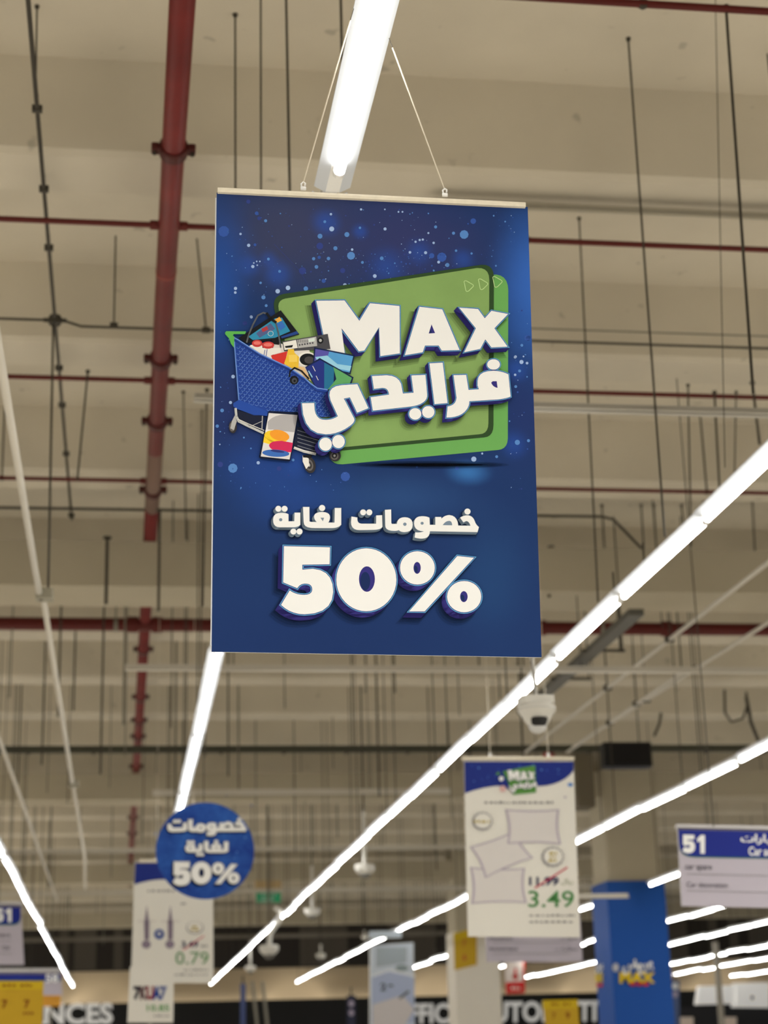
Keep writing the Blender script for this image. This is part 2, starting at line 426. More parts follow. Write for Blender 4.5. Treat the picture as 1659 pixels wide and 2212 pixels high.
branch(822, 330, 0.016, 'thin red pipe crossing at the height of the MAX lettering')
branch(1039, 330, 0.016, 'thin red pipe crossing at the lower edge of the printed trolley')
yb = at_h(320, 1339, PH).y
t = thing('sprinkler_header_pipe', 'thick dark red pipe crossing the whole ceiling behind the sale board', 'pipe', (mx, yb, H(PH) - 0.05))
g = G(); g.tube([(-12, yb, H(PH) - 0.05), (22, yb, H(PH) - 0.05)], 0.066, REDD, 20); g.build('pipe', t, True)
for x in (mx - 0.12, mx + 0.12, 3.6, 4.25, 5.6):
    g = G(); g.tube([(x - 0.05, yb, H(PH) - 0.05), (x + 0.05, yb, H(PH) - 0.05)], 0.082, REDD, 20); g.build('coupling', t)
for x in (-1.75, -0.1, 3.2, 4.9):
    g = G(); g.tube([(x, yb, H(PH) - 0.05), (x, yb, rod_top(yb))], 0.01, GALV, 6); g.tube([(x - 0.02, yb, H(PH) - 0.05), (x + 0.02, yb, H(PH) - 0.05)], 0.07, GALV, 16); g.build('hanger', t)

# ------------------------------------------------------------------ conduits and cable trays
def run(name, pts, r, m, label, cat, clips=(), group=None, sides=8, clipm=None):
    t = thing(name, label, cat, pts[0], group)
    g = G(); g.tube(pts, r, m, sides); g.build('tube_run' if name != 'cable' else 'sheath', t, True)
    for p in clips:
        g = G(); g.box(p, (r * 4.5, 0.03, r * 2.8), clipm or DARK); g.tube([p, (p[0], p[1], H(BEAM_H))], 0.005, DARK, 6); g.build('clip', t)
    return t
hC = 4.42
a, b = at_h(55, 5, hC), at_h(123, 692, hC)
xc = (a.x + b.x) / 2
run('conduit', [(xc, 4.5, H(hC)), (xc, 14.3, H(hC))], 0.011, DARK, 'dark steel conduit with clamps running away at the upper left edge', 'conduit',
    [(xc, at_h(x_, y_, hC).y, H(hC)) for x_, y_ in ((75, 235), (95, 408), (104, 535), (132, 795), (137, 875), (148, 980), (159, 1113))])
jb = Vector((xc, b.y, H(hC)))
g = G(); g.lathe([(0.035, -0.03), (0.04, -0.02), (0.04, 0.02), (0.035, 0.03)], jb, DARK, 12)
g.tube([jb - Vector((0.07, 0, 0)), jb + Vector((0.07, 0, 0))], 0.015, DARK, 8); tag(g.build('junction_box'), 'small round dark junction box where two conduits cross at left', 'junction box')
run('conduit', [(-6, jb.y + 0.02, H(hC)), (xc - 0.05, jb.y, H(hC))], 0.009, DARK, 'dark cross conduit entering the junction box from the left edge', 'conduit')
run('conduit', [(xc + 0.05, jb.y, H(hC)), (xc + 0.16, jb.y, H(hC) - 0.035), (9, jb.y, H(hC) - 0.035)], 0.009, DARK, 'dark cross conduit leaving the round junction box towards the red pipe', 'conduit')
for px, py in ((246, 703), (445, 713)):
    p = at_y(px, py, jb.y); g = G(); g.tube([(p.x, jb.y, p.z), (p.x - (0.06 if px > 400 else 0), jb.y, H(SLAB_H) - 0.02)], 0.006, DARK, 6); g.box((p.x, jb.y, p.z), (0.05, 0.03, 0.03), DARK)
    tag(g.build('hanger_rod'), 'thin rod holding the dark conduit ' + ('left of the thick red pipe' if px < 400 else 'right of the thick red pipe'), 'rod')
# white conduit with boxes
hW = at_y(85, 1285, jb.y).z - EYE
xw = at_h(85, 1285, hW).x
yw0, yw1 = at_h(0, 790, hW).y - 1.5, at_h(150, 1690, hW).y
t = thing('white_trunking', 'pale white trunking with boxes running away along the left edge', 'trunking', (xw, jb.y, H(hW)))
g = G(); g.tube([(xw, yw0, H(hW)), (xw, jb.y - 0.06, H(hW))], 0.018, PALE, 10); g.tube([(xw + 0.02, jb.y + 0.06, H(hW)), (xw + 0.02, yw1, H(hW))], 0.018, PALE, 10); g.build('tube_run', t, True)
for y in (jb.y, yw1 + 0.1):
    g = G(); g.box((xw + 0.03, y, H(hW)), (0.10, 0.10, 0.06), mat('box_grey', (150, 146, 130), 0.5), 0.01); g.lathe([(0.012, 0), (0.012, 0.004)], (xw + 0.01, y, H(hW) - 0.034), DARK, 10); g.build('switch_box', t)
g = G(); p, q = at_h(167, 1735, hW), at_h(195, 1850, hW); g.tube([(xw + 0.02, yw1 + 0.15, H(hW)), (xw + 0.03, q.y, H(hW)), (xw + 0.04, q.y + 0.2, H(hW) - 0.4)], 0.018, PALE, 8); g.build('tube_run', t, True)
run('cable', [(xc - 0.01, jb.y, H(hC)), (xw + 0.05, jb.y, H(hW) + 0.03)], 0.007, DARK, 'dark cable dropping from the round junction box to the pale switch box', 'cable')
a = at_h(0, 1600, 2.9); run('conduit', [(a.x, a.y - 3, H(2.9)), (a.x, a.y + 16, H(2.9))], 0.02, PALE, 'pale conduit at the far left edge above the left lamp row', 'conduit')
# dark cross conduits
def cross(px, py, h, r, m, label, x0, x1, name='conduit', bend=None):
    y = at_h(px, py, h).y
    pts = [(x0, y, H(h)), (x1, y, H(h))] if not bend else [(x0, y, H(h))] + [tuple(at_h(*q, h)) for q in bend]
    return run(name, pts, r, m, label, 'conduit'), y
cross(200, 1105, 4.4, 0.013, DARK, 'dark conduit crossing level with the small Arabic discount line, bent down at right', -8, 0, bend=[(1300, 1116), (1325, 1122), (1388, 1187)])
cross(1400, 718, 4.46, 0.006, GALV, 'thin conduit crossing right of the MAX lettering', 0.9, 9)
y1618 = at_h(800, 1618, 4.1).y
g = G(); g.box((3, y1618, H(4.1)), (34, 0.10, 0.09), mat('tray_dark', (66, 66, 54), 0.6))
for k in range(40): g.box((-14 + k * 0.85, y1618, H(4.1) - 0.055), (0.03, 0.14, 0.02), DARK)
tag(g.build('cable_tray'), 'dark cable tray crossing the whole hall below the sale board', 'cable tray')
# pale cross trunkings
def trunk(px, py, h, x0, x1, wd, m, label, rods=()):
    y = at_h(px, py, h).y
    t = thing('cross_trunking', label, 'trunking', (x0, y, H(h)), 'pale cross trunkings')
    g = G(); g.box(((x0 + x1) / 2, y, H(h)), (x1 - x0, 0.05, wd), m, 0.01); g.box(((x0 + x1) / 2, y - 0.03, H(h) - wd / 2 + 0.004), (x1 - x0, 0.03, 0.008), m); g.build('channel', t)
    for x in rods:
        g = G(); g.tube([(x, y, H(h)), (x, y, rod_top(y))], 0.005, DARK, 6); g.build('suspension_rod', t)
    return y
x0 = at_h(420, 845, 3.0).x
trunk(1400, 886, 3.0, x0, 9, 0.035, mat('trunk_grey', (176, 172, 162), 0.6), 'pale trunking crossing right of the sale board at lettering height', (3.3,))
trunk(1400, 456, 4.44, 1.6, 9, 0.02, mat('trunk_beige', (150, 143, 126), 0.6), 'thin grey trunking under the beam at the top right', ())
trunk(900, 1445, 3.2, at_h(270, 1442, 3.2).x, 14, 0.05, PALE, 'pale trunking crossing just below the sale board', (-1.2, 0.9, 3.9))
trunk(700, 1710, 3.2, at_h(330, 1710, 3.2).x, at_h(970, 1710, 3.2).x, 0.06, PALE, 'pale trunking crossing above the round discount sign', (-0.9, 1.4, 3.0))
trunk(500, 1835, 3.2, -6, 6.8, 0.06, PALE, 'farther pale trunking at the height of the round sign', (0.5, 4.0))
trunk(500, 1925, 3.2, -9, 12, 0.07, PALE, 'farthest pale trunking, near the green exit sign', (0.5, 4.0))
trunk(650, 2021, 2.9, -14, 9, 0.09, mat('bar_grey', (110, 104, 94), 0.5), 'grey bar crossing in front of the dark glazed storey', ())
trunk(1340, 1935, 1.75, at_h(1245, 1935, 1.75).x, at_h(1356, 1935, 1.75).x, 0.05, PALE, 'short pale bar in front of the blue column wrap', ())
# dark tray beside the long row, right-hand pale conduits
p0, p1 = at_h(1375, 1322, 3.3), at_h(1165, 1495, 3.3)
t = thing('cable_tray', 'dark grey cable tray above the long lit row right of the board', 'cable tray', (p0.x, p0.y, H(3.3)))
g = G(); g.box((p0.x, (p0.y + p1.y) / 2 + 0.5, H(3.3)), (0.12, p1.y - p0.y + 1.0, 0.05), mat('tray_grey', (84, 82, 74), 0.6)); g.build('tray', t)
for px, py in ((1310, 1405), (1240, 1466)):
    q = at_h(px - 60, py, 3.3); g = G(); g.tube([(p0.x - 0.1, q.y, H(3.3)), (p0.x + 0.28, q.y, H(3.3))], 0.014, DARK, 8); g.tube([(p0.x + 0.26, q.y, H(3.3)), (p0.x + 0.26, q.y, H(BEAM_H))], 0.006, DARK, 6); g.build('bracket', t)
for (A, B, lab) in (((1659, 1215), (1135, 1625), 'pale conduit running away above the pillow poster, nearer to the long lit row'),
                    ((1659, 1345), (1240, 1612), 'pale conduit running away at right, just left of the black hanging box'),
                    ((1455, 1465), (1225, 1625), 'short pale conduit running down towards the right end of the pillow poster')):
    h = 3.7; a, b = at_h(*A, h), at_h(*B, h)
    run('conduit', [tuple(a - (b - a) * 0.1), tuple(a), tuple(b)], 0.019, PALE, lab, 'conduit', [tuple(a.lerp(b, 0.3)), tuple(a.lerp(b, 0.55))])

# ------------------------------------------------------------------ hanging rods
def rod(px0, py0, py1, h0, r, label, group=None, px1=None, m=None):
    a = at_h(px0, py0, h0); b = at_y(px1 if px1 is not None else px0, py1, a.y)
    x1 = b.x if px1 is not None else a.x
    g = G(); g.tube([a, (x1, a.y, b.z)], r, m or DARK, 6); g.lathe([(r * 2.2, -0.015), (r * 2.2, 0)], a, DARK, 8)
    tag(g.build('hanger_rod'), label, 'rod', group)
rod(508, 30, 470, SLAB_H, 0.0055, 'leftmost of three thin dark rods left of the top lamp')
rod(563, -60, 470, SLAB_H, 0.005, 'middle one of three thin dark rods left of the top lamp', px1=564)
rod(617, -60, 470, SLAB_H, 0.0065, 'rightmost of three thin dark rods left of the top lamp', px1=627)
rod(735, -60, 300, SLAB_H, 0.007, 'dark rod just left of the top lamp at the upper edge', px1=742)
rod(1357, 82, 1160, SLAB_H, 0.0055, 'long thin rod from the ceiling right of the sale board, second from the right edge', px1=1436)
rod(1568, 12, 850, 4.33, 0.0065, 'long dark rod nearest the right edge hanging from the top red pipe', px1=1627)
rod(1545, -20, 1010, SLAB_H, 0.0022, 'hair thin grey wire left of the rightmost long rod', px1=1566)
rod(1251, 470, 1300, SLAB_H, 0.0055, 'thin rod just right of the sale board, reaching down to the tray', px1=1292)
rod(80, 12, 200, SLAB_H, 0.005, 'short thin rod beside the dark conduit at the top left corner', px1=77)
rod(1486, 830, 1180, 4.32, 0.006, 'thin rod right of the sale board, left of a close pair', px1=1493)
rod(1543, 845, 1090, 4.32, 0.0075, 'dark thick-headed rod right of the sale board below the third red pipe', px1=1556)
rod(1590, 845, 1060, 4.32, 0.005, 'thin rod near the right edge below the third red pipe', px1=1586)
rod(1625, 825, 960, 4.32, 0.009, 'thick short cable end at the right edge above the long lit row', px1=1641)
rod(190, 800, 1038, 4.36, 0.007, 'thin leaning rod between white trunking and red pipe', px1=167)
rod(396, 845, 1165, SLAB_H, 0.006, 'thin rod between the red pipe and the sale board', px1=402)
rod(447, 840, 1310, 4.5, 0.007, 'thin rod close to the left edge of the sale board', px1=438)
rod(232, 1160, 1305, 4.2, 0.016, 'thick dark rod crossing the first girder left of the red pipe')
rod(345, 1100, 1320, 4.2, 0.012, 'dark rod crossing the first girder right beside the red pipe')
rod(1190, 1180, 1290, 4.3, 0.014, 'dark rod crossing the first girder right of the sale board', px1=1186)
for k, (px, y0_, y1_) in enumerate(((1300, 1090, 1190), (1385, 1090, 1190), (1412, 1090, 1185), (1472, 1090, 1140), (1515, 1010, 1100), (1625, 1080, 1200))):
    rod(px, y0_, y1_, SLAB_H, 0.008, 'thin rod in the group behind the long lit row at right', 'rods behind the long lit row', px + 6)
random.seed(21)
for (y, n, xa, xb, lab, gr) in ((15.7, 10, -2.6, 1.0, 'thin rod in the bay behind the first girder, left of the sale board', 'rods in the second bay, left'),
                                (15.9, 9, 2.0, 6.0, 'thin rod in the bay behind the first girder, right of the sale board', 'rods in the second bay, right'),
                                (19.3, 14, -3.4, 4.4, 'thin dark rod below the header pipe', 'rods below the header pipe'),
                                (24, 18, -4.2, 5.2, 'thin dark rod in front of the second girder', 'rods in front of the second girder'),
                                (31, 26, -5.0, 8.0, 'faint rod in the third bay above the round sign', 'rods in the third bay'),
                                (42, 34, -6.0, 11.0, 'faint far rod near the exit sign', 'rods in the far bays')):
    for k in range(n):
        x = xa + (xb - xa) * (k + random.uniform(0.1, 0.9)) / n; yy = y + random.uniform(-1.6, 1.6)
        zt_ = rod_top(yy); zb_ = H(random.uniform(2.7, 3.8)); g = G()
        g.tube([(x, yy, zb_), (x, yy, zt_)], random.choice((0.006, 0.008, 0.011)), random.choice((DARK, DARK, GALV)), 6)
        tag(g.build('hanger_rod'), lab, 'rod', gr)

# ------------------------------------------------------------------ main sale board
P_TL, P_TR = at_y(468, 414, 3.84), at_y(1140, 445, 3.84)
P_BL, P_BR = at_y(457, 1408, 3.93), at_y(1170, 1420, 3.93)
nrm = (P_TR - P_TL).cross(P_BL - P_TL).normalized()
if nrm.y > 0: nrm = -nrm
MS = Sheet(P_TL, nrm, 0.0004)
def board_blue():
    m = bpy.data.materials.new('printed_blue_galaxy'); m.use_nodes = True
    nt = m.node_tree; b = nt.nodes['Principled BSDF']; b.inputs['Roughness'].default_value = 0.6; b.inputs['Specular IOR Level'].default_value = 0.06
    tc = nt.nodes.new('ShaderNodeTexCoord')
    cur = None
    base = nt.nodes.new('ShaderNodeRGB'); base.outputs[0].default_value = srgb(31, 55, 105); cur = base.outputs[0]
    nz = nt.nodes.new('ShaderNodeTexNoise'); nz.inputs['Scale'].default_value = 5.0; nz.inputs['Detail'].default_value = 4
    nt.links.new(tc.outputs['Object'], nz.inputs['Vector'])
    def spot(px, py, rx, rz, col, k):
        nonlocal cur
        c = MS.pt(px, py) - BOARD_ORG
        vm = nt.nodes.new('ShaderNodeVectorMath'); vm.operation = 'SUBTRACT'; vm.inputs[1].default_value = c
        nt.links.new(tc.outputs['Object'], vm.inputs[0])
        dv = nt.nodes.new('ShaderNodeVectorMath'); dv.operation = 'MULTIPLY'; dv.inputs[1].default_value = (1 / rx, 0, 1 / rz)
        nt.links.new(vm.outputs[0], dv.inputs[0])
        ln = nt.nodes.new('ShaderNodeVectorMath'); ln.operation = 'LENGTH'; nt.links.new(dv.outputs[0], ln.inputs[0])
        ad = nt.nodes.new('ShaderNodeMath'); ad.operation = 'MULTIPLY_ADD'; ad.inputs[1].default_value = 0.5; nt.links.new(nz.outputs['Fac'], ad.inputs[0]); nt.links.new(ln.outputs['Value'], ad.inputs[2])
        mr = nt.nodes.new('ShaderNodeMapRange'); mr.interpolation_type = 'SMOOTHSTEP'
        mr.inputs['From Min'].default_value = 0.25; mr.inputs['From Max'].default_value = 1.25; mr.inputs['To Min'].default_value = k; mr.inputs['To Max'].default_value = 0.0
        nt.links.new(ad.outputs[0], mr.inputs['Value'])
        mx_ = nt.nodes.new('ShaderNodeMix'); mx_.data_type = 'RGBA'
        nt.links.new(mr.outputs[0], mx_.inputs['Factor']); nt.links.new(cur, mx_.inputs['A']); mx_.inputs['B'].default_value = srgb(*col)
        cur = mx_.outputs['Result']
    spot(640, 500, 0.36, 0.26, (60, 66, 97), 0.95)
    spot(880, 520, 0.36, 0.25, (52, 58, 104), 0.9)
    spot(1150, 620, 0.13, 0.30, (56, 106, 196), 0.85)
    spot(470, 610, 0.11, 0.32, (38, 80, 160), 0.85)
    spot(500, 880, 0.16, 0.20, (40, 52, 104), 0.8)
    spot(1130, 900, 0.10, 0.20, (38, 54, 110), 0.7)
    spot(640, 1070, 0.22, 0.12, (38, 72, 146), 0.7)
    spot(560, 1000, 0.16, 0.10, (38, 70, 144), 0.7)
    spot(860, 1075, 0.26, 0.09, (46, 82, 136), 0.6)
    spot(1010, 1020, 0.07, 0.04, (60, 120, 190), 0.8)
    spot(1060, 1250, 0.14, 0.22, (36, 70, 120), 0.7)
    spot(700, 1390, 0.60, 0.13, (29, 51, 101), 0.8)
    for px, py, r_, k_ in ((705, 480, 0.05, 0.6), (778, 500, 0.03, 0.6), (600, 592, 0.05, 0.55), (580, 560, 0.03, 0.4), (835, 575, 0.07, 0.5), (905, 545, 0.05, 0.5), (540, 575, 0.04, 0.4), (1000, 560, 0.04, 0.5), (640, 1000, 0.05, 0.4), (1115, 800, 0.04, 0.5), (1110, 960, 0.05, 0.5)): spot(px, py, r_, r_, (44, 84, 176), k_)
    nt.links.new(cur, b.inputs['Base Color'])
    return m
BOARD_ORG = (P_BL + P_BR) / 2
board = thing('hanging_sale_board', 'large blue sale board with MAX lettering, printed trolley and 50% hanging in the centre', 'sign', BOARD_ORG)
BB = board_blue()
g = G(); MS.board(g, [(468, 416), (1140, 447), (1170, 1420), (457, 1408)], 0.006, BB, mat('board_edge', (225, 228, 232), 0.5)); g.build('panel', board)
g = G(); MS.board(g, [(465.5, 424), (500, 424), (500, 1404), (454.8, 1392)], 0.001, mat('board_edge', (225, 228, 232), 0.5)); o = g.build('backing_sheet', board); o.location = (0, 0.0075, 0)
# paint specks
g = G(); SP = [mat('speck_pale', (158, 184, 226), 0.5), mat('speck_sky', (86, 134, 200), 0.5), mat('speck_mid', (54, 88, 168), 0.5), mat('speck_dim', (50, 66, 136), 0.5)]
def sp(ox, oy, sc, lst):
    for x, y, r, c in lst: MS.fill(g, ell(ox + x / sc, oy + y / sc, r / sc * 0.95, None, 9, random.random()), SP[c], 1)
sp(440, 380, 4.1475, [(180, 497, 52, 2), (330, 520, 12, 0), (403, 622, 16, 0), (460, 617, 14, 2), (475, 335, 18, 2), (497, 380, 18, 3), (555, 402, 15, 1), (1147, 475, 24, 0), (1042, 540, 24, 1), (1283, 525, 24, 1), (1040, 628, 33, 3),
    (1180, 648, 20, 1), (1320, 715, 38, 1), (1330, 660, 12, 0), (1118, 740, 17, 1), (1010, 815, 18, 1), (985, 742, 16, 1), (1035, 730, 16, 2), (885, 850, 35, 3), (755, 1003, 22, 0), (663, 1033, 22, 0), (915, 1010, 22, 1), (285, 1008, 16, 0), (283, 1045, 13, 0),
    (535, 1088, 20, 1), (560, 1162, 14, 1), (427, 1265, 14, 0), (440, 812, 16, 0), (1533, 897, 18, 0), (1595, 738, 18, 1), (1140, 343, 12, 0), (1625, 475, 15, 0), (1245, 848, 25, 3), (1410, 300, 11, 0), (510, 958, 12, 1), (680, 855, 14, 1), (580, 745, 14, 1), (1265, 978, 18, 0), (1075, 940, 20, 2), (1085, 410, 14, 1), (1400, 465, 12, 1), (1422, 775, 14, 1), (400, 230, 20, 3), (370, 1320, 22, 3), (475, 766, 8, 0), (503, 766, 8, 0), (449, 780, 8, 0), (480, 800, 8, 0)])
sp(800, 380, 4.1475, [(840, 525, 42, 1), (640, 728, 45, 2), (922, 405, 27, 2), (585, 457, 15, 1), (495, 688, 15, 0), (355, 685, 13, 0), (745, 513, 15, 1), (550, 715, 25, 2), (567, 600, 12, 0), (470, 570, 11, 0), (442, 574, 11, 0), (405, 590, 11, 0), (520, 512, 10, 0), (768, 670, 12, 1), (612, 772, 14, 0), (690, 798, 20, 1), (252, 322, 9, 0), (288, 322, 9, 0), (130, 300, 8, 0), (907, 695, 11, 1), (1125, 805, 9, 1), (1300, 1620, 14, 0), (1415, 1455, 25, 2)])
sp(440, 680, 4.608, [(293, 615, 20, 0), (267, 873, 17, 0), (183, 952, 20, 1), (135, 1108, 18, 1), (290, 1527, 50, 1), (543, 1473, 18, 0), (1410, 1610, 50, 2), (473, 20, 16, 0), (410, 85, 22, 3), (890, 1445, 15, 1), (160, 1290, 8, 0), (400, 1222, 10, 1), (165, 1490, 30, 3), (470, 1330, 9, 1), (750, 1530, 25, 3)])
sp(780, 700, 4.1475, [(1437, 340, 20, 0), (1487, 350, 13, 0), (1380, 297, 13, 0), (1455, 290, 8, 0), (1010, 1210, 25, 0), (1400, 1060, 25, 1), (1215, 1188, 14, 1), (1500, 1045, 15, 1), (1085, 1160, 10, 0), (1380, 455, 12, 0), (1420, 420, 14, 1), (1440, 190, 14, 1), (1490, 125, 30, 2), (1385, 560, 14, 1), (1330, 870, 8, 1), (860, 1290, 20, 2), (500, 1280, 10, 2)])
rs = random.Random(5)
for k in range(330):
    while True:
        x, y = rs.uniform(475, 1140), rs.uniform(450, 1060)
        if y < 640 or x > 1102 or (x < 500 and y < 1000) or (y > 1010 and x < 760): break
    if y < 640 and rs.random() < 0.4: x, y = rs.gauss(820, 90), rs.gauss(575, 28)
    if rs.random() < 0.75: r_ = rs.uniform(0.5, 1.2); c_ = rs.choice((0, 1, 2, 2))
    else: r_ = rs.uniform(1.2, 2.2); c_ = rs.choice((1, 2, 3))
    MS.fill(g, ell(x, y, r_, r_ * rs.uniform(0.6, 1.2), 6, rs.random() * 3), SP[c_], 1)
MS.line(g, [(592, 527), (645, 582), (667, 618)], 0.7, SP[3], 1); MS.line(g, [(905, 590), (915, 520), (917, 522)], 0.6, SP[3], 1)
g.build('paint_specks', board)['kind'] = 'stuff'
# green cards
GR1, GR2, GRD = mat('print_green_back', (106, 168, 90), 0.5), mat('print_green_front', (132, 166, 98), 0.5, noise=0.06, scale=9), mat('print_green_dark', (48, 74, 42), 0.5)
SHD = mat('print_soft_shadow', (8, 12, 16), 0.7, alpha=0.16)
g = G()
MS.fill(g, quad_pts([(1050, 603), (1062, 594), (1072, 593), (1098, 596, 1), (1098, 628), (1097, 948), (1096, 970, 1), (1076, 972), (740, 1003), (712, 1004, 1), (712, 980), (690, 800)]), GR1, 2)
MS.fill(g, quad_pts([(592, 665), (588, 640, 1), (612, 635), (1040, 572), (1066, 570, 1), (1067, 598), (1066, 918), (1066, 944, 1), (1045, 945), (700, 977), (640, 900)]), GRD, 3)
MS.fill(g, quad_pts([(602, 668), (598, 649, 1), (616, 645), (1030, 579), (1057, 577, 1), (1057, 605), (1055, 914), (1055, 937, 1), (1036, 938), (700, 970), (645, 890)]), GR2, 4)
for cx_, cy_ in ((1012, 617), (1043, 613), (1074, 608)):
    tri = quad_pts([(cx_ - 9, cy_ - 6), (cx_ - 11, cy_ - 12, 1), (cx_ - 4, cy_ - 10), (cx_ + 8, cy_ - 3), (cx_ + 13, cy_, 1), (cx_ + 9, cy_ + 3), (cx_ + 1, cy_ + 11), (cx_ - 5, cy_ + 15, 1), (cx_ - 6, cy_ + 9)])
    MS.line(g, tri, 1.5, mat('print_lime', (196, 226, 160), 0.5), 6, True)
for k in range(5): MS.fill(g, ell(930, 1004, 170 - 14 * k, 9 - 1.5 * k, 30, 0.0), SHD, 2 + 0.15 * k)
g.build('green_card_print', board)
# traced outlines
def Z1(p): return quad_pts(zoomed(p, 440, 380, 4.1475))
def Z2(p): return quad_pts(zoomed(p, 800, 380, 4.1475))
def Z3(p): return quad_pts(zoomed(p, 440, 680, 4.608))
def Z4(p): return quad_pts(zoomed(p, 780, 700, 4.1475))
def Z5(p): return quad_pts(zoomed(p, 560, 1070, 3.19))
def ZA(p): return quad_pts(zoomed(p, 580, 1080, 6.9125))
def ZB(p): return quad_pts(zoomed(p, 800, 1080, 6.9125))
MAXW = [[Z1([(1008, 1118), (1262, 1115), (1395, 1298), (1490, 1140), (1755, 1165), (1758, 1590), (1583, 1615), (1571, 1355), (1440, 1565), (1390, 1572), (1235, 1365), (1266, 1605), (1110, 1600)])],
        [Z2([(440, 1172), (645, 1195), (800, 1560), (640, 1565), (612, 1520), (490, 1520), (470, 1580), (308, 1607)]), Z2([(548, 1330), (580, 1408), (523, 1412)])],
        [Z2([(795, 1180), (965, 1192), (1025, 1275), (1085, 1208), (1235, 1237), (1112, 1365), (1230, 1530), (1085, 1537), (1030, 1465), (985, 1550), (840, 1580), (945, 1365)])]]
FRIDAY = [[Z4([(1185, 418), (1260, 420, 1), (1320, 450), (1340, 650), (1300, 668, 1), (1220, 676), (970, 692), (972, 745, 1), (925, 790), (870, 838, 1), (765, 838), (775, 738), (850, 728, 1), (855, 660), (828, 458), (942, 455), (963, 590), (1055, 584), (1043, 550), (1044, 505), (1050, 420, 1)]),
           Z4([(1165, 525), (1180, 512), (1215, 512), (1223, 572), (1180, 565, 1)])],
          [Z4(ell(1187, 362, 58, 47))],
          [Z4([(612, 352), (732, 345), (775, 708), (658, 718)])],
          [Z4([(450, 460), (577, 455), (592, 630), (598, 680, 1), (540, 712), (500, 735, 1), (420, 742), (105, 776), (85, 655), (250, 632), (245, 570, 1), (190, 572), (115, 582), (97, 465), (230, 458), (360, 462, 1), (367, 580), (375, 622), (470, 615)])],
          [Z4(ell(485, 805, 55, 52))], [Z4(ell(602, 788, 56, 54))],
          [Z3([(1530, 690), (1640, 930), (1527, 975), (1455, 822), (1395, 835), (1415, 870), (1500, 1035), (1510, 1070, 1), (1450, 1110), (1340, 1190, 1), (1215, 1190), (985, 1190, 1), (978, 880), (1100, 878), (1105, 950), (1125, 1050, 1), (1215, 1046), (1280, 1046, 1), (1335, 1010), (1262, 850), (1215, 715, 1), (1370, 700)])],
          [Z3(ell(1213, 1288, 64, 66))], [Z3(ell(1342, 1262, 63, 66))]]
FIFTY = [[Z5([(170, 350), (488, 358), (485, 475), (297, 478), (297, 512), (370, 506), (510, 515, 1), (510, 665), (505, 818, 1), (310, 820), (215, 818, 1), (150, 755), (210, 655), (250, 685, 1), (310, 686), (365, 685, 1), (365, 648), (365, 608, 1), (315, 608), (280, 610, 1), (262, 640), (165, 600)])],
         [Z5(ell(738, 582, 207, 217, 40)), Z5(ell(742, 577, 55, 88))],
         [Z5(ell(1090, 500, 120, 115, 32)), Z5(ell(1088, 500, 25, 41))],
         [Z5([(1365, 418), (1480, 430), (1140, 800), (1032, 800)])],
         [Z5(ell(1412, 698, 118, 108, 32)), Z5(ell(1410, 698, 26, 38))]]
KHUS = [[ZB([(1340, 265), (1390, 230, 1), (1450, 230), (1530, 232, 1), (1560, 320), (1575, 370, 1), (1620, 405), (1600, 480), (890, 467), (885, 578, 1), (770, 577), (710, 577, 1), (662, 560), (672, 483), (740, 492, 1), (800, 468), (655, 465, 1), (652, 350), (655, 245, 1), (770, 243), (840, 243, 1), (882, 265), (888, 372), (970, 372), (970, 255), (1058, 255), (1062, 280), (1110, 228, 1), (1180, 226), (1300, 235, 1), (1312, 383), (1495, 385), (1475, 315, 1), (1430, 315), (1390, 335)]),
         ZB([(1080, 376), (1120, 312, 1), (1180, 312), (1218, 315, 1), (1222, 378)]), ZB(ell(773, 348, 24, 22, 12))],
        [ZB(ell(1450, 173, 45, 44))],
        [ZB([(218, 148), (310, 143), (312, 340), (320, 358), (395, 358), (405, 260, 1), (515, 258), (632, 262, 1), (632, 370), (630, 480, 1), (510, 480), (450, 480, 1), (425, 450), (400, 462, 1), (360, 462), (222, 462, 1), (222, 380)]), ZB(ell(515, 362, 26, 25, 14))],
        [ZA([(1609, 232), (1696, 228), (1701, 400), (1680, 445, 1), (1560, 447), (1360, 450), (1232, 450, 1), (1232, 330), (1240, 248), (1325, 262), (1318, 352, 1), (1390, 355), (1606, 355)])],
        [ZA(ell(1413, 185, 44))], [ZA(ell(1505, 185, 44))]]
LIGH = [[ZA([(515, 105), (610, 105), (612, 320), (630, 328), (720, 330), (680, 290, 1), (680, 245), (690, 180, 1), (800, 180), (920, 182, 1), (918, 260), (915, 310, 1), (890, 338), (985, 338), (990, 120), (1085, 120), (1085, 370), (1040, 420, 1), (950, 420), (700, 420), (525, 425, 1), (525, 330)]), ZA([(775, 265), (830, 265), (812, 318)])],
        [ZA(ell(800, 120, 46, 45))],
        [ZA([(390, 190), (475, 190), (475, 370), (440, 408, 1), (370, 408), (170, 408), (65, 408, 1), (68, 290), (75, 190, 1), (190, 192), (270, 192, 1), (298, 215), (298, 320), (385, 318)]), ZA(ell(182, 295, 25, 24, 12))]] + [[ZA(ell(x, y, 44))] for x, y in ((147, 132), (240, 132), (372, 472), (463, 472))]
EDGE, SIDE, TEAL = mat('print_edge_blue', (96, 168, 214), 0.5), mat('print_side_indigo', (54, 50, 128), 0.5), mat('print_side_grey', (120, 140, 160), 0.5)
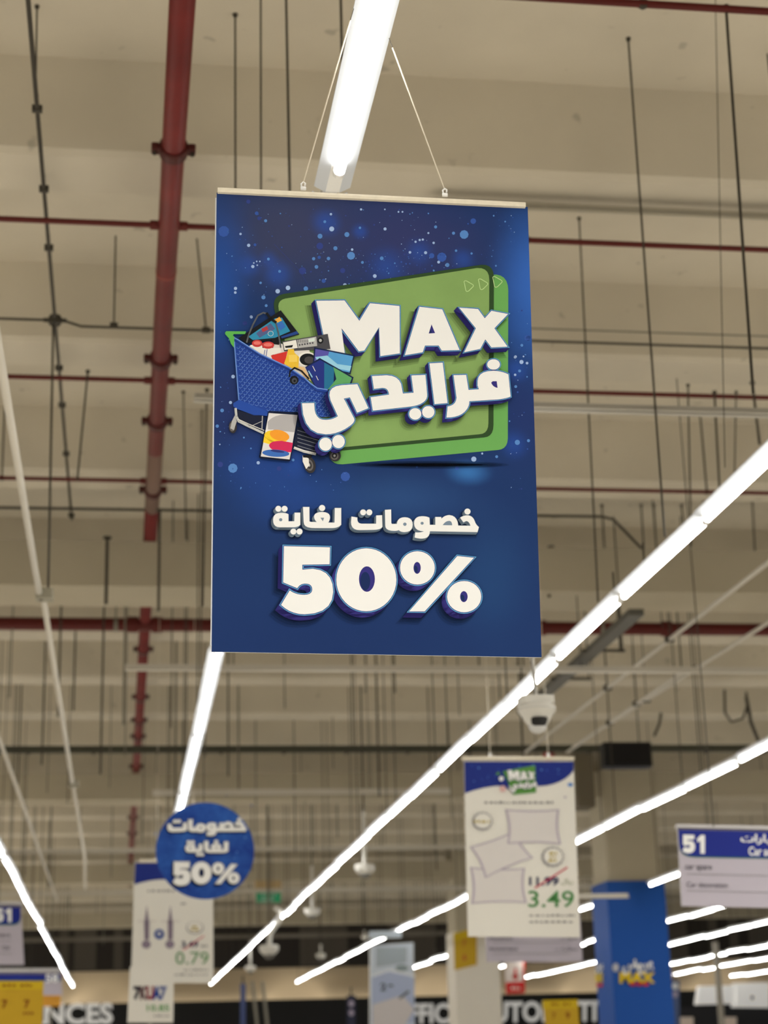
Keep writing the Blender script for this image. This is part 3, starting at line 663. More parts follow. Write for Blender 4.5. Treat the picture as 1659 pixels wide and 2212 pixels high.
def letters(sh, g, glyphs, dx, dy, side, L, edge=2.4, shadow=True, edgem=None, face=LETTER, shn=4, hole=None):
    for gi, lp in enumerate(glyphs):
        o = lp[0]
        if shadow:
            for k in range(shn):
                sh.fill(g, grow([(x + dx * (1.2 + 0.25 * k), y + dy * (1.2 + 0.25 * k)) for x, y in o], 1 + 2.2 * k), SHD, L + 0.12 * k + gi * 0.01)
        base = grow(o, edge)
        n = len(base)
        far = [(x + dx, y + dy) for x, y in base]
        for i in range(n):
            q = [base[i - 1], base[i], far[i], far[i - 1]]
            g.add([sh.pt(x, y, L + 1) for x, y in q], [(0, 1, 2, 3)], side)
        sh.fill(g, far, side, L + 1)
    for gi, lp in enumerate(glyphs):
        holes = [grow(h[::1], -0.6 * edge) for h in lp[1:]]
        if edge > 0: sh.fill(g, [grow(lp[0], edge)] + holes, edgem or EDGE, L + 2)
        sh.fill(g, [grow(lp[0], edge * 0.45)] + holes, side, L + 2.5)
        sh.fill(g, lp, face, L + 3)
        for h in lp[1:]:
            sh.fill(g, grow(h, 0.8), side, L + 1.5)
            if hole:
                hx, hy = sum(p[0] for p in h) / len(h), sum(p[1] for p in h) / len(h)
                sh.fill(g, [(hx + (x - hx) * 0.62 + dx * 0.4, hy + (y - hy) * 0.72 + dy * 0.4) for x, y in h], hole, L + 1.8)
g = G(); letters(MS, g, MAXW, -8, 9, SIDE, 7, hole=mat('print_hole_blue', (26, 44, 92))); g.build('max_lettering', board)
def cart_print():
    g = G(); C = lambda n, c: mat('print_' + n, c, 0.5)
    f = lambda pts, m, L: MS.fill(g, Z3(pts), m, L)
    ln = lambda pts, wd, m, L: MS.line(g, [(440 + x / 4.608, 680 + y / 4.608) for x, y in pts], wd / 4.608, m, L)
    k_, w_, gy, bl, lb = C('black', (24, 26, 30)), C('white', (232, 230, 224)), C('silver', (176, 176, 176)), C('cart_blue', (36, 68, 152)), C('cart_light', (98, 136, 208))
    L = 12
    # television
    tv = lambda pts, m, l: MS.fill(g, Z1(pts), m, l)
    tv([(312, 1452), (690, 1203), (858, 1420), (730, 1460), (380, 1500)], k_, L)
    tv([(440, 1470), (400, 1440), (640, 1275), (700, 1270), (775, 1392), (640, 1450)], C('tv_teal', (50, 140, 178)), L + .3)
    tv([(470, 1410), (600, 1320), (640, 1370), (500, 1450)], C('tv_slate', (84, 96, 140)), L + .5); tv([(515, 1370), (565, 1345), (580, 1375), (530, 1400)], C('tv_red', (176, 60, 66)), L + .6)
    tv([(635, 1290), (680, 1262), (702, 1295), (660, 1315)], C('tv_amber', (232, 170, 70)), L + .6); tv([(650, 1330), (700, 1300), (735, 1350), (690, 1385)], C('tv_blue', (58, 110, 190)), L + .6)
    tv([(700, 1455), (850, 1415), (835, 1390), (690, 1440)], C('tv_glow', (40, 70, 140)), L + .4); MS.line(g, [(440 + x / 4.1475, 380 + y / 4.1475) for x, y in ell(600, 1412, 24, 22, 14)], .8, w_, L + .7, True)
    # goods
    f([(780, 265), (1235, 190), (1262, 340), (800, 365)], C('player', (74, 74, 80)), L + 1); f([(790, 275), (920, 250), (935, 330), (805, 350)], w_, L + 1.2); f([(930, 250), (1120, 218), (1130, 310), (940, 332)], gy, L + 1.2)
    for q in range(6): f(ell(955 + q * 26, 300 - q * 4, 9, 9, 8), C('player', (74, 74, 80)), L + 1.4); ln([(945 + q * 18, 250), (945 + q * 18, 275)], 5, C('player', (74, 74, 80)), L + 1.4)
    f(ell(1162, 255, 30, 32, 16), k_, L + 1.4); f(ell(1162, 255, 15, 16, 12), gy, L + 1.5); f([(1040, 240), (1105, 228), (1105, 262), (1045, 272)], C('player_lcd', (210, 222, 216)), L + 1.4); f([(808, 312), (890, 300), (880, 325), (815, 330)], k_, L + 1.4)
    f([(690, 270), (1050, 350), (1100, 500), (1000, 660), (700, 480)], C('washer_white', (216, 212, 208)), L + .9); f(ell(1030, 440, 95, 72), w_, L + 1.1); f(ell(1035, 445, 80, 60), k_, L + 1.3); f(ell(1050, 450, 48, 36), C('washer_glass', (70, 68, 70)), L + 1.5)
    f([(470, 300), (580, 300), (600, 420), (560, 390), (440, 320)], w_, L + 1.6); f([(560, 330), (760, 330), (775, 370), (680, 400), (680, 450), (570, 400)], w_, L + 1.7)
    for cx_, cy_, a_ in ((532, 285, 52), (640, 302, 62)): f(ell(cx_, cy_, a_, 36), C('lid_red', (196, 62, 62)), L + 2); f(ell(cx_, cy_ - 4, a_ * .7, 18), C('lid_pink', (226, 120, 112)), L + 2.1)
    ln([(610, 350), (600, 400)], 6, bl, L + 2.2); ln([(632, 345), (622, 410)], 6, bl, L + 2.2)
    f([(680, 255), (720, 235), (760, 250), (750, 300), (680, 290)], k_, L + 1.95)
    f([(668, 405), (835, 362), (805, 495), (690, 455)], C('box_red', (206, 56, 50)), L + 2.2); f([(840, 342), (898, 342), (905, 380), (950, 420), (942, 530), (860, 530), (800, 485), (830, 400)], C('oil_yellow', (232, 190, 60)), L + 2.4); f([(845, 400), (930, 395), (930, 470), (850, 470)], C('oil_label', (240, 206, 96)), L + 2.5)
    f([(930, 510), (1000, 520), (1070, 660), (1000, 620)], C('peach', (226, 190, 140)), L + 2.2)
    # handle loop
    MS.line(g, [(440 + x / 4.1475, 380 + y / 4.1475) for x, y in ((385, 1490), (405, 1420), (440, 1335), (485, 1250), (535, 1225), (580, 1240))], 3.4, C('grip_grey', (88, 92, 98)), L + 3)
    MS.line(g, [(440 + x / 4.1475, 380 + y / 4.1475) for x, y in ((565, 1232), (600, 1280), (645, 1310))], 5.5, k_, L + 3.1); MS.line(g, [(440 + x / 4.1475, 380 + y / 4.1475) for x, y in ((645, 1310), (668, 1400), (690, 1535))], 3.0, C('grip_grey', (88, 92, 98)), L + 3)
    # monitor and tablet
    f([(1100, 322), (1503, 402), (1462, 592), (1085, 505)], C('frame_navy', (22, 36, 74)), L + 3.4); f([(1112, 340), (1290, 372), (1250, 520), (1100, 490)], C('mon_violet', (88, 84, 170)), L + 3.5); f([(1250, 366), (1488, 412), (1452, 575), (1200, 520)], C('mon_sky', (86, 158, 214)), L + 3.6)
    f([(1110, 420), (1230, 405), (1330, 490), (1470, 510), (1456, 560), (1150, 500)], C('mon_wave', (150, 206, 232)), L + 3.7); f([(1010, 520), (1155, 430), (1492, 622), (1470, 690), (1235, 750), (1110, 730)], C('frame_navy', (22, 36, 74)), L + 4)
    f([(1018, 525), (1160, 448), (1250, 500), (1225, 745), (1120, 725)], C('tab_indigo', (38, 52, 130)), L + 4.2); f([(1200, 475), (1300, 528), (1290, 735), (1200, 745)], C('tab_teal', (40, 112, 150)), L + 4.3); f([(1290, 520), (1475, 628), (1455, 685), (1235, 745), (1320, 640)], C('tab_green', (96, 166, 104)), L + 4.4)
    ln([(1045, 560), (1080, 620)], 10, C('mon_wave', (150, 206, 232)), L + 4.5); ln([(1120, 610), (1140, 650)], 6, w_, L + 4.5); ln([(1085, 510), (1110, 560)], 6, w_, L + 4.5)
    # basket
    basket = [(300, 232), (345, 255), (560, 392), (850, 528), (1000, 628), (1130, 735), (1235, 752), (1320, 1010), (1180, 1020), (950, 965), (640, 1000), (500, 1000), (330, 935), (345, 850)]
    f(basket, bl, L + 5)
    f([(295, 880), (350, 845), (620, 955), (650, 1010), (480, 990), (325, 935), (295, 912)], C('cart_rail', (40, 76, 164)), L + 5.6)
    import itertools
    def inside(x, y):
        c = False
        for i in range(len(basket)):
            (x1, y1), (x2, y2) = basket[i - 1], basket[i]
            if (y1 > y) != (y2 > y) and x < (x2 - x1) * (y - y1) / (y2 - y1) + x1: c = not c
        return c
    cs, cg = C('cart_shade', (26, 50, 120)), C('cart_glint', (112, 148, 216))
    for i, j in itertools.product(range(24), range(26)):
        x = 322 + i * 46 + (23 if j % 2 else 0); y = 225 + j * 30 + (x - 330) * 0.16
        if not (inside(x, y - 34) and inside(x - 22, y) and inside(x + 22, y) and y < 868 + (x - 300) * 0.2 and x < 1290): continue
        hx = [(x + 19 * math.cos(math.radians(60 * q + 30)), y + 19 * math.sin(math.radians(60 * q + 30))) for q in range(6)]
        ln([hx[3], hx[4], hx[5]], 4, cs, L + 5.2); ln([hx[0], hx[1]], 3.6, lb, L + 5.3); ln([hx[1], hx[2]], 3.6, cg if (i + j) % 3 else lb, L + 5.3); ln([hx[5], hx[0]], 3, lb, L + 5.25)
    ln([(300, 225), (345, 250), (560, 388), (850, 524), (1000, 624), (1060, 680), (1130, 730), (1230, 745)], 11, C('rim_light', (110, 148, 220)), L + 5.7); ln([(310, 255), (345, 278), (560, 412), (850, 548), (1000, 650), (1120, 758), (1230, 775)], 9, C('cart_shade', (26, 50, 120)), L + 5.6)
    ln([(305, 270), (330, 600), (350, 850)], 12, lb, L + 5.5)
    f([(212, 178), (225, 163), (422, 165), (412, 192), (300, 192), (290, 205), (306, 218), (302, 328), (272, 290), (252, 235), (215, 195)], C('handle_green', (92, 176, 84)), L + 6)
    for a_, b_ in (((852, 615), (862, 560)), ((862, 560), (905, 528)), ((905, 528), (975, 560)), ((975, 560), (1045, 635))): ln([a_, b_], 16, k_, L + 6.2)
    f(ell(900, 650, 44, 44), k_, L + 6.4); f(ell(903, 655, 26, 28), C('ear_grey', (70, 74, 84)), L + 6.5); f(ell(905, 658, 12, 13), k_, L + 6.6)
    # undercarriage and wheels
    f([(335, 950), (600, 1015), (585, 1160), (350, 1065)], C('under_dark', (28, 34, 56)), L + 4.6); f([(930, 1110), (1190, 1230), (1110, 1395), (890, 1330)], C('under_dark', (28, 34, 56)), L + 4.6)
    ln([(318, 935), (325, 1010), (350, 1060), (450, 1110), (590, 1175)], 24, C('chrome', (190, 192, 190)), L + 6); ln([(345, 1040), (450, 1088), (600, 1150)], 7, w_, L + 6.1); ln([(585, 1010), (580, 1140)], 10, gy, L + 6.1); ln([(490, 1100), (580, 1060)], 6, gy, L + 5.9)
    for q in range(5): ln([(935, 1150 + q * 38), (1150, 1215 + q * 38)], 7, C('rail_grey', (120, 124, 136)), L + 4.8)
    ln([(905, 1325), (1000, 1360), (1110, 1385)], 26, C('chrome', (190, 192, 190)), L + 6); ln([(905, 1320), (1000, 1352), (1110, 1376)], 7, w_, L + 6.1)
    for cx_, cy_, rx_, ry_, rt in ((290, 1115, 40, 64, 0), (1055, 1495, 58, 82, -0.25), (1308, 1402, 58, 58, 0)):
        f(ell(cx_, cy_, rx_, ry_, 24, rt), C('tyre', (52, 50, 52)), L + 6.2); f(ell(cx_ - 6, cy_, rx_ * .7, ry_ * .72, 20, rt), C('tyre_mid', (104, 100, 100)), L + 6.3); f(ell(cx_ - 6, cy_, rx_ * .45, ry_ * .48, 16, rt), C('tyre', (52, 50, 52)), L + 6.4); f(ell(cx_ - 6, cy_, rx_ * .2, ry_ * .22, 10, rt), gy, L + 6.5)
    f([(310, 1000), (330, 1060), (300, 1150), (265, 1130), (280, 1060)], gy, L + 6.6); f([(985, 1400), (1045, 1430), (1050, 1500), (1020, 1535), (985, 1460)], w_, L + 6.6); f([(985, 1395), (1080, 1395), (1070, 1425), (990, 1420)], k_, L + 6.65)
    # tablet in front
    f([(640, 968), (650, 955, 1), (665, 957), (930, 970), (948, 972, 1), (946, 990), (865, 1445), (860, 1462, 1), (845, 1460), (565, 1428), (548, 1424, 1), (551, 1408)], C('tablet_dark', (16, 26, 52)), L + 7)
    f([(648, 978), (935, 998), (855, 1440), (568, 1410)], C('tablet_screen', (222, 220, 220)), L + 7.2); f(quad_pts([(636, 1065), (690, 1000, 1), (800, 992), (935, 998), (905, 1170), (640, 1140)]), C('tablet_grey', (176, 174, 176)), L + 7.3)
    f([(612, 1150), (700, 1140), (620, 1180)], w_, L + 7.35); f(ell(720, 1215, 118, 62, 26, 0.2), C('tablet_yellow', (244, 206, 50)), L + 7.4); f([(602, 1210), (720, 1270), (660, 1290), (592, 1270)], C('tablet_yellow', (244, 206, 50)), L + 7.4); f(ell(755, 1200, 100, 52, 26, 0.25), C('tablet_orange', (240, 158, 50)), L + 7.5)
    f(quad_pts([(650, 1300), (660, 1250, 1), (780, 1255), (888, 1275), (872, 1368), (760, 1365), (660, 1350, 1)]), C('tablet_pink', (206, 46, 92)), L + 7.6); f(ell(718, 1378, 135, 36, 26, 0.05), C('tablet_blue', (62, 108, 186)), L + 7.7); f(ell(735, 1358, 70, 12, 20, 0.12), C('tablet_deep', (50, 56, 120)), L + 7.8)
    ln([(690, 970), (560, 1400)], 0.1, w_, L + 7.9)
    g.build('trolley_print', board)
cart_print()
g = G(); letters(MS, g, FRIDAY, -7, 8, SIDE, 21); g.build('arabic_lettering', board)
g = G(); letters(MS, g, KHUS + LIGH, -4, 5, TEAL, 7, 0.6, True, mat('print_side_grey', (120, 140, 160)), LETTER, 3); g.build('discount_lettering', board)
g = G(); letters(MS, g, FIFTY, -9, 11, SIDE, 7, 3.0, hole=mat('print_hole_blue', (26, 44, 92))); g.build('percent_lettering', board)
# rail, hooks, cords
g = G(); ra, rb = MS.pt(470, 413) , MS.pt(1134, 445)
RAIL = mat('ivory_rail', (228, 220, 200), 0.5, noise=0.05, scale=60)
ax = (rb - ra).normalized(); up = Vector((0, 0, 1)); L_ = (rb - ra).length
prof = [(-0.009, -0.006), (-0.011, 0.0), (-0.009, 0.006), (0.004, 0.007), (0.009, 0.0), (0.004, -0.007)]
vs = [p + Vector((0, q[0] * 0.9, 0)) + up * q[1] for p in (ra, rb) for q in prof]
g.add(vs, [tuple(range(5, -1, -1)), tuple(range(6, 12))] + [(i, (i + 1) % 6, 6 + (i + 1) % 6, 6 + i) for i in range(6)], RAIL); g.build('top_rail', board)
CORD = mat('nylon_cord', (224, 216, 198), 0.4)
lampz = H(LAMP_H) + 0.04
for px, py, tx, ty in ((655, 411, 0.531, 3.74), (961, 425, 0.636, 3.86)):
    b0 = MS.pt(px, py); g = G(); q = b0 + Vector((0, -0.002, 0))
    g.box(q + Vector((0, 0, 0.004)), (0.014, 0.006, 0.008), WHITE, 0.002)
    g.tube([q + Vector((dx, 0, dz)) for dx, dz in ((-0.004, 0.006), (-0.005, 0.016), (0.0, 0.021), (0.005, 0.018), (0.004, 0.011))], 0.0022, WHITE, 8)
    g.build('hook', board, True)
    g = G(); e = Vector((tx, ty, lampz)); a = q + Vector((0, 0, 0.018)); mid = a.lerp(e, 0.93)
    g.tube([a, a.lerp(e, 0.5), mid], [0.0016, 0.0019, 0.0022], CORD, 8); g.tube([mid, e], 0.0009, DARK, 6); g.build('cord', board, True)

# ------------------------------------------------------------------ round discount sign
def mapped(glyphs, src, dst, slope=0.0):
    (a, b, c, d), (e, f_, g_, h) = src, dst
    fn = lambda x, y: (e + (x - a) / (c - a) * (g_ - e), f_ + (y - b) / (d - b) * (h - f_) + slope * (x - a) / (c - a))
    return [[[fn(x, y) for x, y in l] for l in lp] for lp in glyphs]
RS = Sheet((0, 13.5, 0), (0, -1, 0), 0.0015)
def disc_blue():
    m = bpy.data.materials.new('printed_blue_disc'); m.use_nodes = True; nt = m.node_tree; b = nt.nodes['Principled BSDF']; b.inputs['Roughness'].default_value = 0.6; b.inputs['Specular IOR Level'].default_value = 0.06
    tc = nt.nodes.new('ShaderNodeTexCoord'); n = nt.nodes.new('ShaderNodeTexNoise'); n.inputs['Scale'].default_value = 4.5; n.inputs['Detail'].default_value = 6; n.inputs['Roughness'].default_value = 0.7
    r = nt.nodes.new('ShaderNodeValToRGB'); r.color_ramp.elements[0].position = 0.35; r.color_ramp.elements[0].color = srgb(34, 58, 138); r.color_ramp.elements[1].position = 0.75; r.color_ramp.elements[1].color = srgb(58, 112, 196)
    nt.links.new(tc.outputs['Object'], n.inputs['Vector']); nt.links.new(n.outputs['Fac'], r.inputs['Fac']); nt.links.new(r.outputs['Color'], b.inputs['Base Color'])
    return m
rc = RS.pt(443, 1943)
t = thing('round_discount_sign', 'round blue hanging disc reading 50% in front of the 0.79 price poster', 'sign', rc)
g = G(); RS.board(g, ell(443, 1838, 106.5, 104.5, 64), 0.01, disc_blue()); g.build('disc', t)
g = G(); rs = random.Random(3)
for k in range(60): RS.fill(g, ell(443 + rs.gauss(15, 45), 1838 + rs.gauss(10, 45), rs.uniform(0.8, 2.6), None, 7), SP[rs.choice((1, 2, 2, 3))], 1)
g.build('paint_specks', t)['kind'] = 'stuff'
g = G()
letters(RS, g, mapped(KHUS, (758, 1098, 1034, 1163), (362, 1770, 532, 1807), -4), -2, 3, mat('disc_shade', (28, 40, 76)), 4, 1.0, False, LETTER)
letters(RS, g, mapped(LIGH, (589, 1091, 737, 1158), (400, 1815, 493, 1851), 0), -1.5, 2.5, mat('disc_shade', (28, 40, 76)), 4, 0.8, False, LETTER)
letters(RS, g, mapped(FIFTY, (607, 1180, 1040, 1327), (374, 1862, 517, 1913), -3), -3, 4, mat('disc_shade', (28, 40, 76)), 4, 1.2, False, LETTER)
g.build('lettering', t)
g = G(); p = RS.pt(440, 1736); g.tube([p, (p.x, p.y, H(LAMP_H) - 0.04)], 0.004, DARK, 6); g.build('cord', t)

# ------------------------------------------------------------------ price posters
def bars(sh, g, x0, x1, y, m, hgt=3, layer=2, seed=1, slope=0.0):
    r = random.Random(seed); x = x0
    while x < x1 - 3:
        wd = r.uniform(4, 12); e = min(x + wd, x1); dy = r.uniform(-0.8, 0.8)
        sh.fill(g, quad_pts([(x, y + dy + slope * (x - x0)), ((x + e) / 2, y + dy - hgt * 0.8 + slope * (x - x0), 1), (e, y + dy + slope * (x - x0)), (e, y + hgt * 0.6 + slope * (x - x0)), (x, y + hgt * 0.6 + slope * (x - x0))]), m, layer); x = e + r.uniform(1.5, 4)
def poster(Y, corners, label, rail=None, loc=None, name='price_poster', m=PAPER):
    sh = Sheet((0, Y, 0), (0, -1, 0), 0.0015)
    t = thing(name, label, 'poster', sh.pt((corners[2][0] + corners[3][0]) / 2, corners[2][1]))
    g = G(); sh.board(g, corners, 0.006, m); g.build('sheet', t)
    if rail:
        g = G(); a, b = sh.pt(*rail[0]), sh.pt(*rail[1]); g.tube([a, b], 0.012 * Y / 12, RAIL, 8); g.build('top_rail', t)
        for q in (0.25, 0.77):
            p = a.lerp(b, q); g = G(); g.box(p + Vector((0, 0, 0.02)), (0.02, 0.012, 0.03), WHITE); g.build('hook', t)
            g = G(); g.tube([p + Vector((0, 0, 0.03)), (p.x, p.y, rod_top(p.y))], 0.0025, CORD, 6); g.build('cord', t)
    return sh, t
PIL, PILE = mat('print_pillow', (218, 214, 212), 0.6), mat('print_pillow_edge', (170, 160, 180), 0.6)
SEAL, SEALT = mat('print_seal_grey', (150, 148, 150), 0.6), mat('print_seal_gold', (176, 156, 60), 0.6)
STRIKE = mat('print_strike_red', (204, 60, 84), 0.6)
sh, t = poster(12.0, [(1002, 1643), (1239, 1643), (1253, 2025), (1011, 2023)], 'white pillow poster priced 3.49 hanging at lower right', ((998, 1638), (1240, 1638)))
g = G(); sh.fill(g, quad_pts([(1003, 1645), (1239, 1645), (1239, 1664), (1222, 1690, 1), (1180, 1697), (1150, 1700, 1), (1110, 1697), (1055, 1694, 1), (1004, 1714)]), NAVY, 2)
rs = random.Random(8)
for k in range(30): sh.fill(g, ell(rs.uniform(1010, 1225), rs.uniform(1648, 1690), rs.uniform(0.7, 2)), SP[rs.choice((1, 2, 2))], 3)
sh.fill(g, ell(1232, 1695, 6, 4), SP[1], 3); sh.fill(g, ell(1221, 1722, 3, 2), PILE, 3)
g.build('header_print', t)
g = G(); sh.fill(g, [(1086, 1666), (1156, 1653), (1158, 1712), (1108, 1717), (1098, 1690)], mat('logo_green', (84, 142, 62)), 4)
SRC = (680, 645, 1104, 972); DST = (1092, 1664, 1162, 1714)
letters(sh, g, mapped(MAXW, (680, 645, 1104, 772), (1096, 1663, 1156, 1687)), -1, 1, NAVY, 6, 0.4, False, LETTER)
letters(sh, g, mapped(FRIDAY, (648, 776, 1104, 972), (1100, 1688, 1160, 1712)), -1, 1, NAVY, 6, 0.4, False, LETTER)
sh.fill(g, [(1074, 1676), (1092, 1680), (1100, 1705), (1080, 1700)], NAVY, 5); sh.fill(g, ell(1086, 1704, 7, 7), mat('print_pinkish', (220, 180, 176)), 6); sh.fill(g, ell(1083, 1682, 5, 5), LETTER, 6); sh.fill(g, ell(1076, 1671, 4, 3), mat('logo_green', (84, 142, 62)), 6)
g.build('logo_print', t)
g = G()
def pillow(c, L):
    (x0, y0), (x1, y1), (x2, y2), (x3, y3) = c; mx_, my_ = sum(p[0] for p in c) / 4, sum(p[1] for p in c) / 4
    def edge(k):
        out = []
        for i in range(4):
            a, b = c[i], c[(i + 1) % 4]; m_ = ((a[0] + b[0]) / 2, (a[1] + b[1]) / 2)
            a2 = (mx_ + (a[0] - mx_) * k, my_ + (a[1] - my_) * k); m2 = (mx_ + (m_[0] - mx_) * (k - 0.16), my_ + (m_[1] - my_) * (k - 0.16))
            out += [a2, (m2[0], m2[1], 1)]
        return quad_pts(out)
    sh.fill(g, edge(1.0), PILE, L); sh.fill(g, edge(0.95), mat('print_pillow_mid', (206, 199, 204), 0.6), L + .3); sh.fill(g, edge(0.89), PIL, L + .6)
pillow([(1015, 1873), (1134, 1875), (1138, 1951), (1018, 1953)], 2); pillow([(1015, 1829), (1110, 1795), (1152, 1853), (1048, 1897)], 3.2); pillow([(1091, 1748), (1208, 1748), (1212, 1824), (1096, 1823)], 4.4)
g.build('pillow_print', t)
g = G()
for cx_, cy_, r_ in ((1042, 1774, 23), (1194, 1851, 25)):
    g = G()
    sh.fill(g, [(cx_ + (r_ if k % 2 else r_ * 0.9) * math.cos(k * math.pi / 14), cy_ + (r_ if k % 2 else r_ * 0.9) * 0.9 * math.sin(k * math.pi / 14)) for k in range(28)], SEAL, 6); sh.fill(g, ell(cx_ + 1, cy_ - 1, r_ * 0.8, r_ * 0.7), PAPER, 6.5)
    if cx_ < 1100: bars(sh, g, 1023, 1058, 1774, SEALT, 5, 7, 4)
    else:
        for q, (x0_, x1_) in enumerate(((1186, 1203), (1188, 1200), (1184, 1206))): bars(sh, g, x0_, x1_, 1842 + 8 * q, SEALT, 6, 7, q)
    g.build('seal_print', t)
g = G(); bars(sh, g, 1046, 1195, 1733, GREYT, 5, 2, 11); g.build('caption_print', t); g = G(); sh.text(g, '11.99', (1143, 1894, 1207, 1913), mat('print_price_navy', (52, 56, 92)), 3, 0.03, 0.0); sh.line(g, [(1156, 1918), (1225, 1874)], 3, STRIKE, 4)
sh.text(g, arabic('ريال'), (1212, 1898, 1238, 1912), mat('print_olive', (150, 160, 130)), 3); g.build('old_price_print', t); g = G(); sh.text(g, '3.49', (1141, 1924, 1240, 1960), GREEN, 3, 0.008); g.build('price_print', t); g = G(); bars(sh, g, 1143, 1242, 1977, GREYT, 4, 2, 5); bars(sh, g, 1143, 1242, 1991, GREYT, 4, 2, 6)
g.build('fine_print', t)

sh, t = poster(17.0, [(291, 1863), (460, 1863), (461, 2124), (283, 2122)], 'white price poster showing 0.79 behind the round blue disc', ((300, 1860), (452, 1860)))
g = G(); sh.fill(g, quad_pts([(292, 1864), (460, 1864), (460, 1890), (420, 1915, 1), (360, 1900), (330, 1898, 1), (290, 1911)]), NAVY, 2); g.build('header_print', t)
g = G(); LAV = mat('print_lavender', (176, 166, 176), 0.6); LAV2 = mat('print_lavender_dark', (142, 130, 146), 0.6)
for cx_ in (317, 368):
    sh.fill(g, [(cx_, 1955), (cx_ + 4, 1985), (cx_ + 6, 1992), (cx_ + 5, 2030), (cx_ - 5, 2030), (cx_ - 6, 1992), (cx_ - 4, 1985)], LAV2, 2); sh.fill(g, ell(cx_ - 1, 2040, 10, 9), LAV2, 2.2); sh.line(g, [(cx_ - 20, 1990), (cx_ + 20, 1990)], 2, mat('print_faint', (208, 200, 198)), 2); sh.fill(g, [(cx_ - 2, 1990), (cx_ + 2, 1990), (cx_ + 2, 2030), (cx_ - 2, 2030)], mat('print_lavender_deep', (120, 108, 124)), 2.5)
sh.fill(g, ell(344, 2018, 11, 11), BLUE, 3); sh.fill(g, ell(344, 2017, 5, 5), mat('print_pale', (190, 190, 196)), 3.4); g.build('product_print', t)
g = G(); sh.fill(g, ell(421, 2004, 19, 14), SEAL, 2); sh.fill(g, ell(421, 2003, 17, 12.5), PAPER, 2.5); bars(sh, g, 414, 428, 2001, SEALT, 5, 3, 2); bars(sh, g, 412, 430, 2008, SEALT, 5, 3, 3); g.build('seal_print', t)
g = G(); bars(sh, g, 318, 378, 1924, GREYT, 4, 2, 21); bars(sh, g, 390, 404, 1952, GREYT, 3, 2, 22); g.build('caption_print', t); g = G(); sh.text(g, '3.49', (392, 2033, 428, 2047), mat('print_price_navy', (52, 56, 92)), 3, 0.03); sh.line(g, [(396, 2052), (440, 2022)], 2, STRIKE, 4); bars(sh, g, 434, 448, 2043, GREYT, 4, 2, 9); g.build('old_price_print', t); g = G()
sh.text(g, '0.79', (379, 2056, 451, 2083), mat('print_price_pale_green', (112, 156, 108)), 3, 0.004); g.build('price_print', t); g = G(); bars(sh, g, 396, 450, 2095, GREYT, 3, 2, 23); g.build('fine_print', t); g = G(); bars(sh, g, 376, 448, 2105, GREYT, 3, 2, 24); g.build('fine_print', t)
sh, t = poster(16.0, [(281, 2088), (375, 2127), (374, 2209), (275, 2209)][:1] + [(376, 2088), (374, 2209), (275, 2209)], 'small white price sign with red and blue lettering below the 0.79 poster')
g = G()
for k, (ch, m_) in enumerate((('7', INK), ('K', mat('print_brown', (96, 74, 78))), ('U', mat('print_maroon', (140, 50, 66))), ('A', BLUE), ('7', mat('print_slate', (120, 128, 168))))): sh.text(g, ch, (288 + k * 14, 2130, 305 + k * 14, 2160), m_, 2 + k * .3, 0.06)
g.build('word_print', t); g = G()
sh.text(g, '10.85', (317, 2170, 366, 2184), mat('print_green_pale', (120, 168, 112)), 3, 0.02); bars(sh, g, 332, 366, 2194, GREYT, 3, 2, 31); g.build('price_print', t)
p = sh.pt(324, 2209); g = G(); g.tube([p + Vector((0, 0.02, 0)), (p.x, p.y + 0.02, 0)], 0.015, GALV, 8); g.build('stand', t)

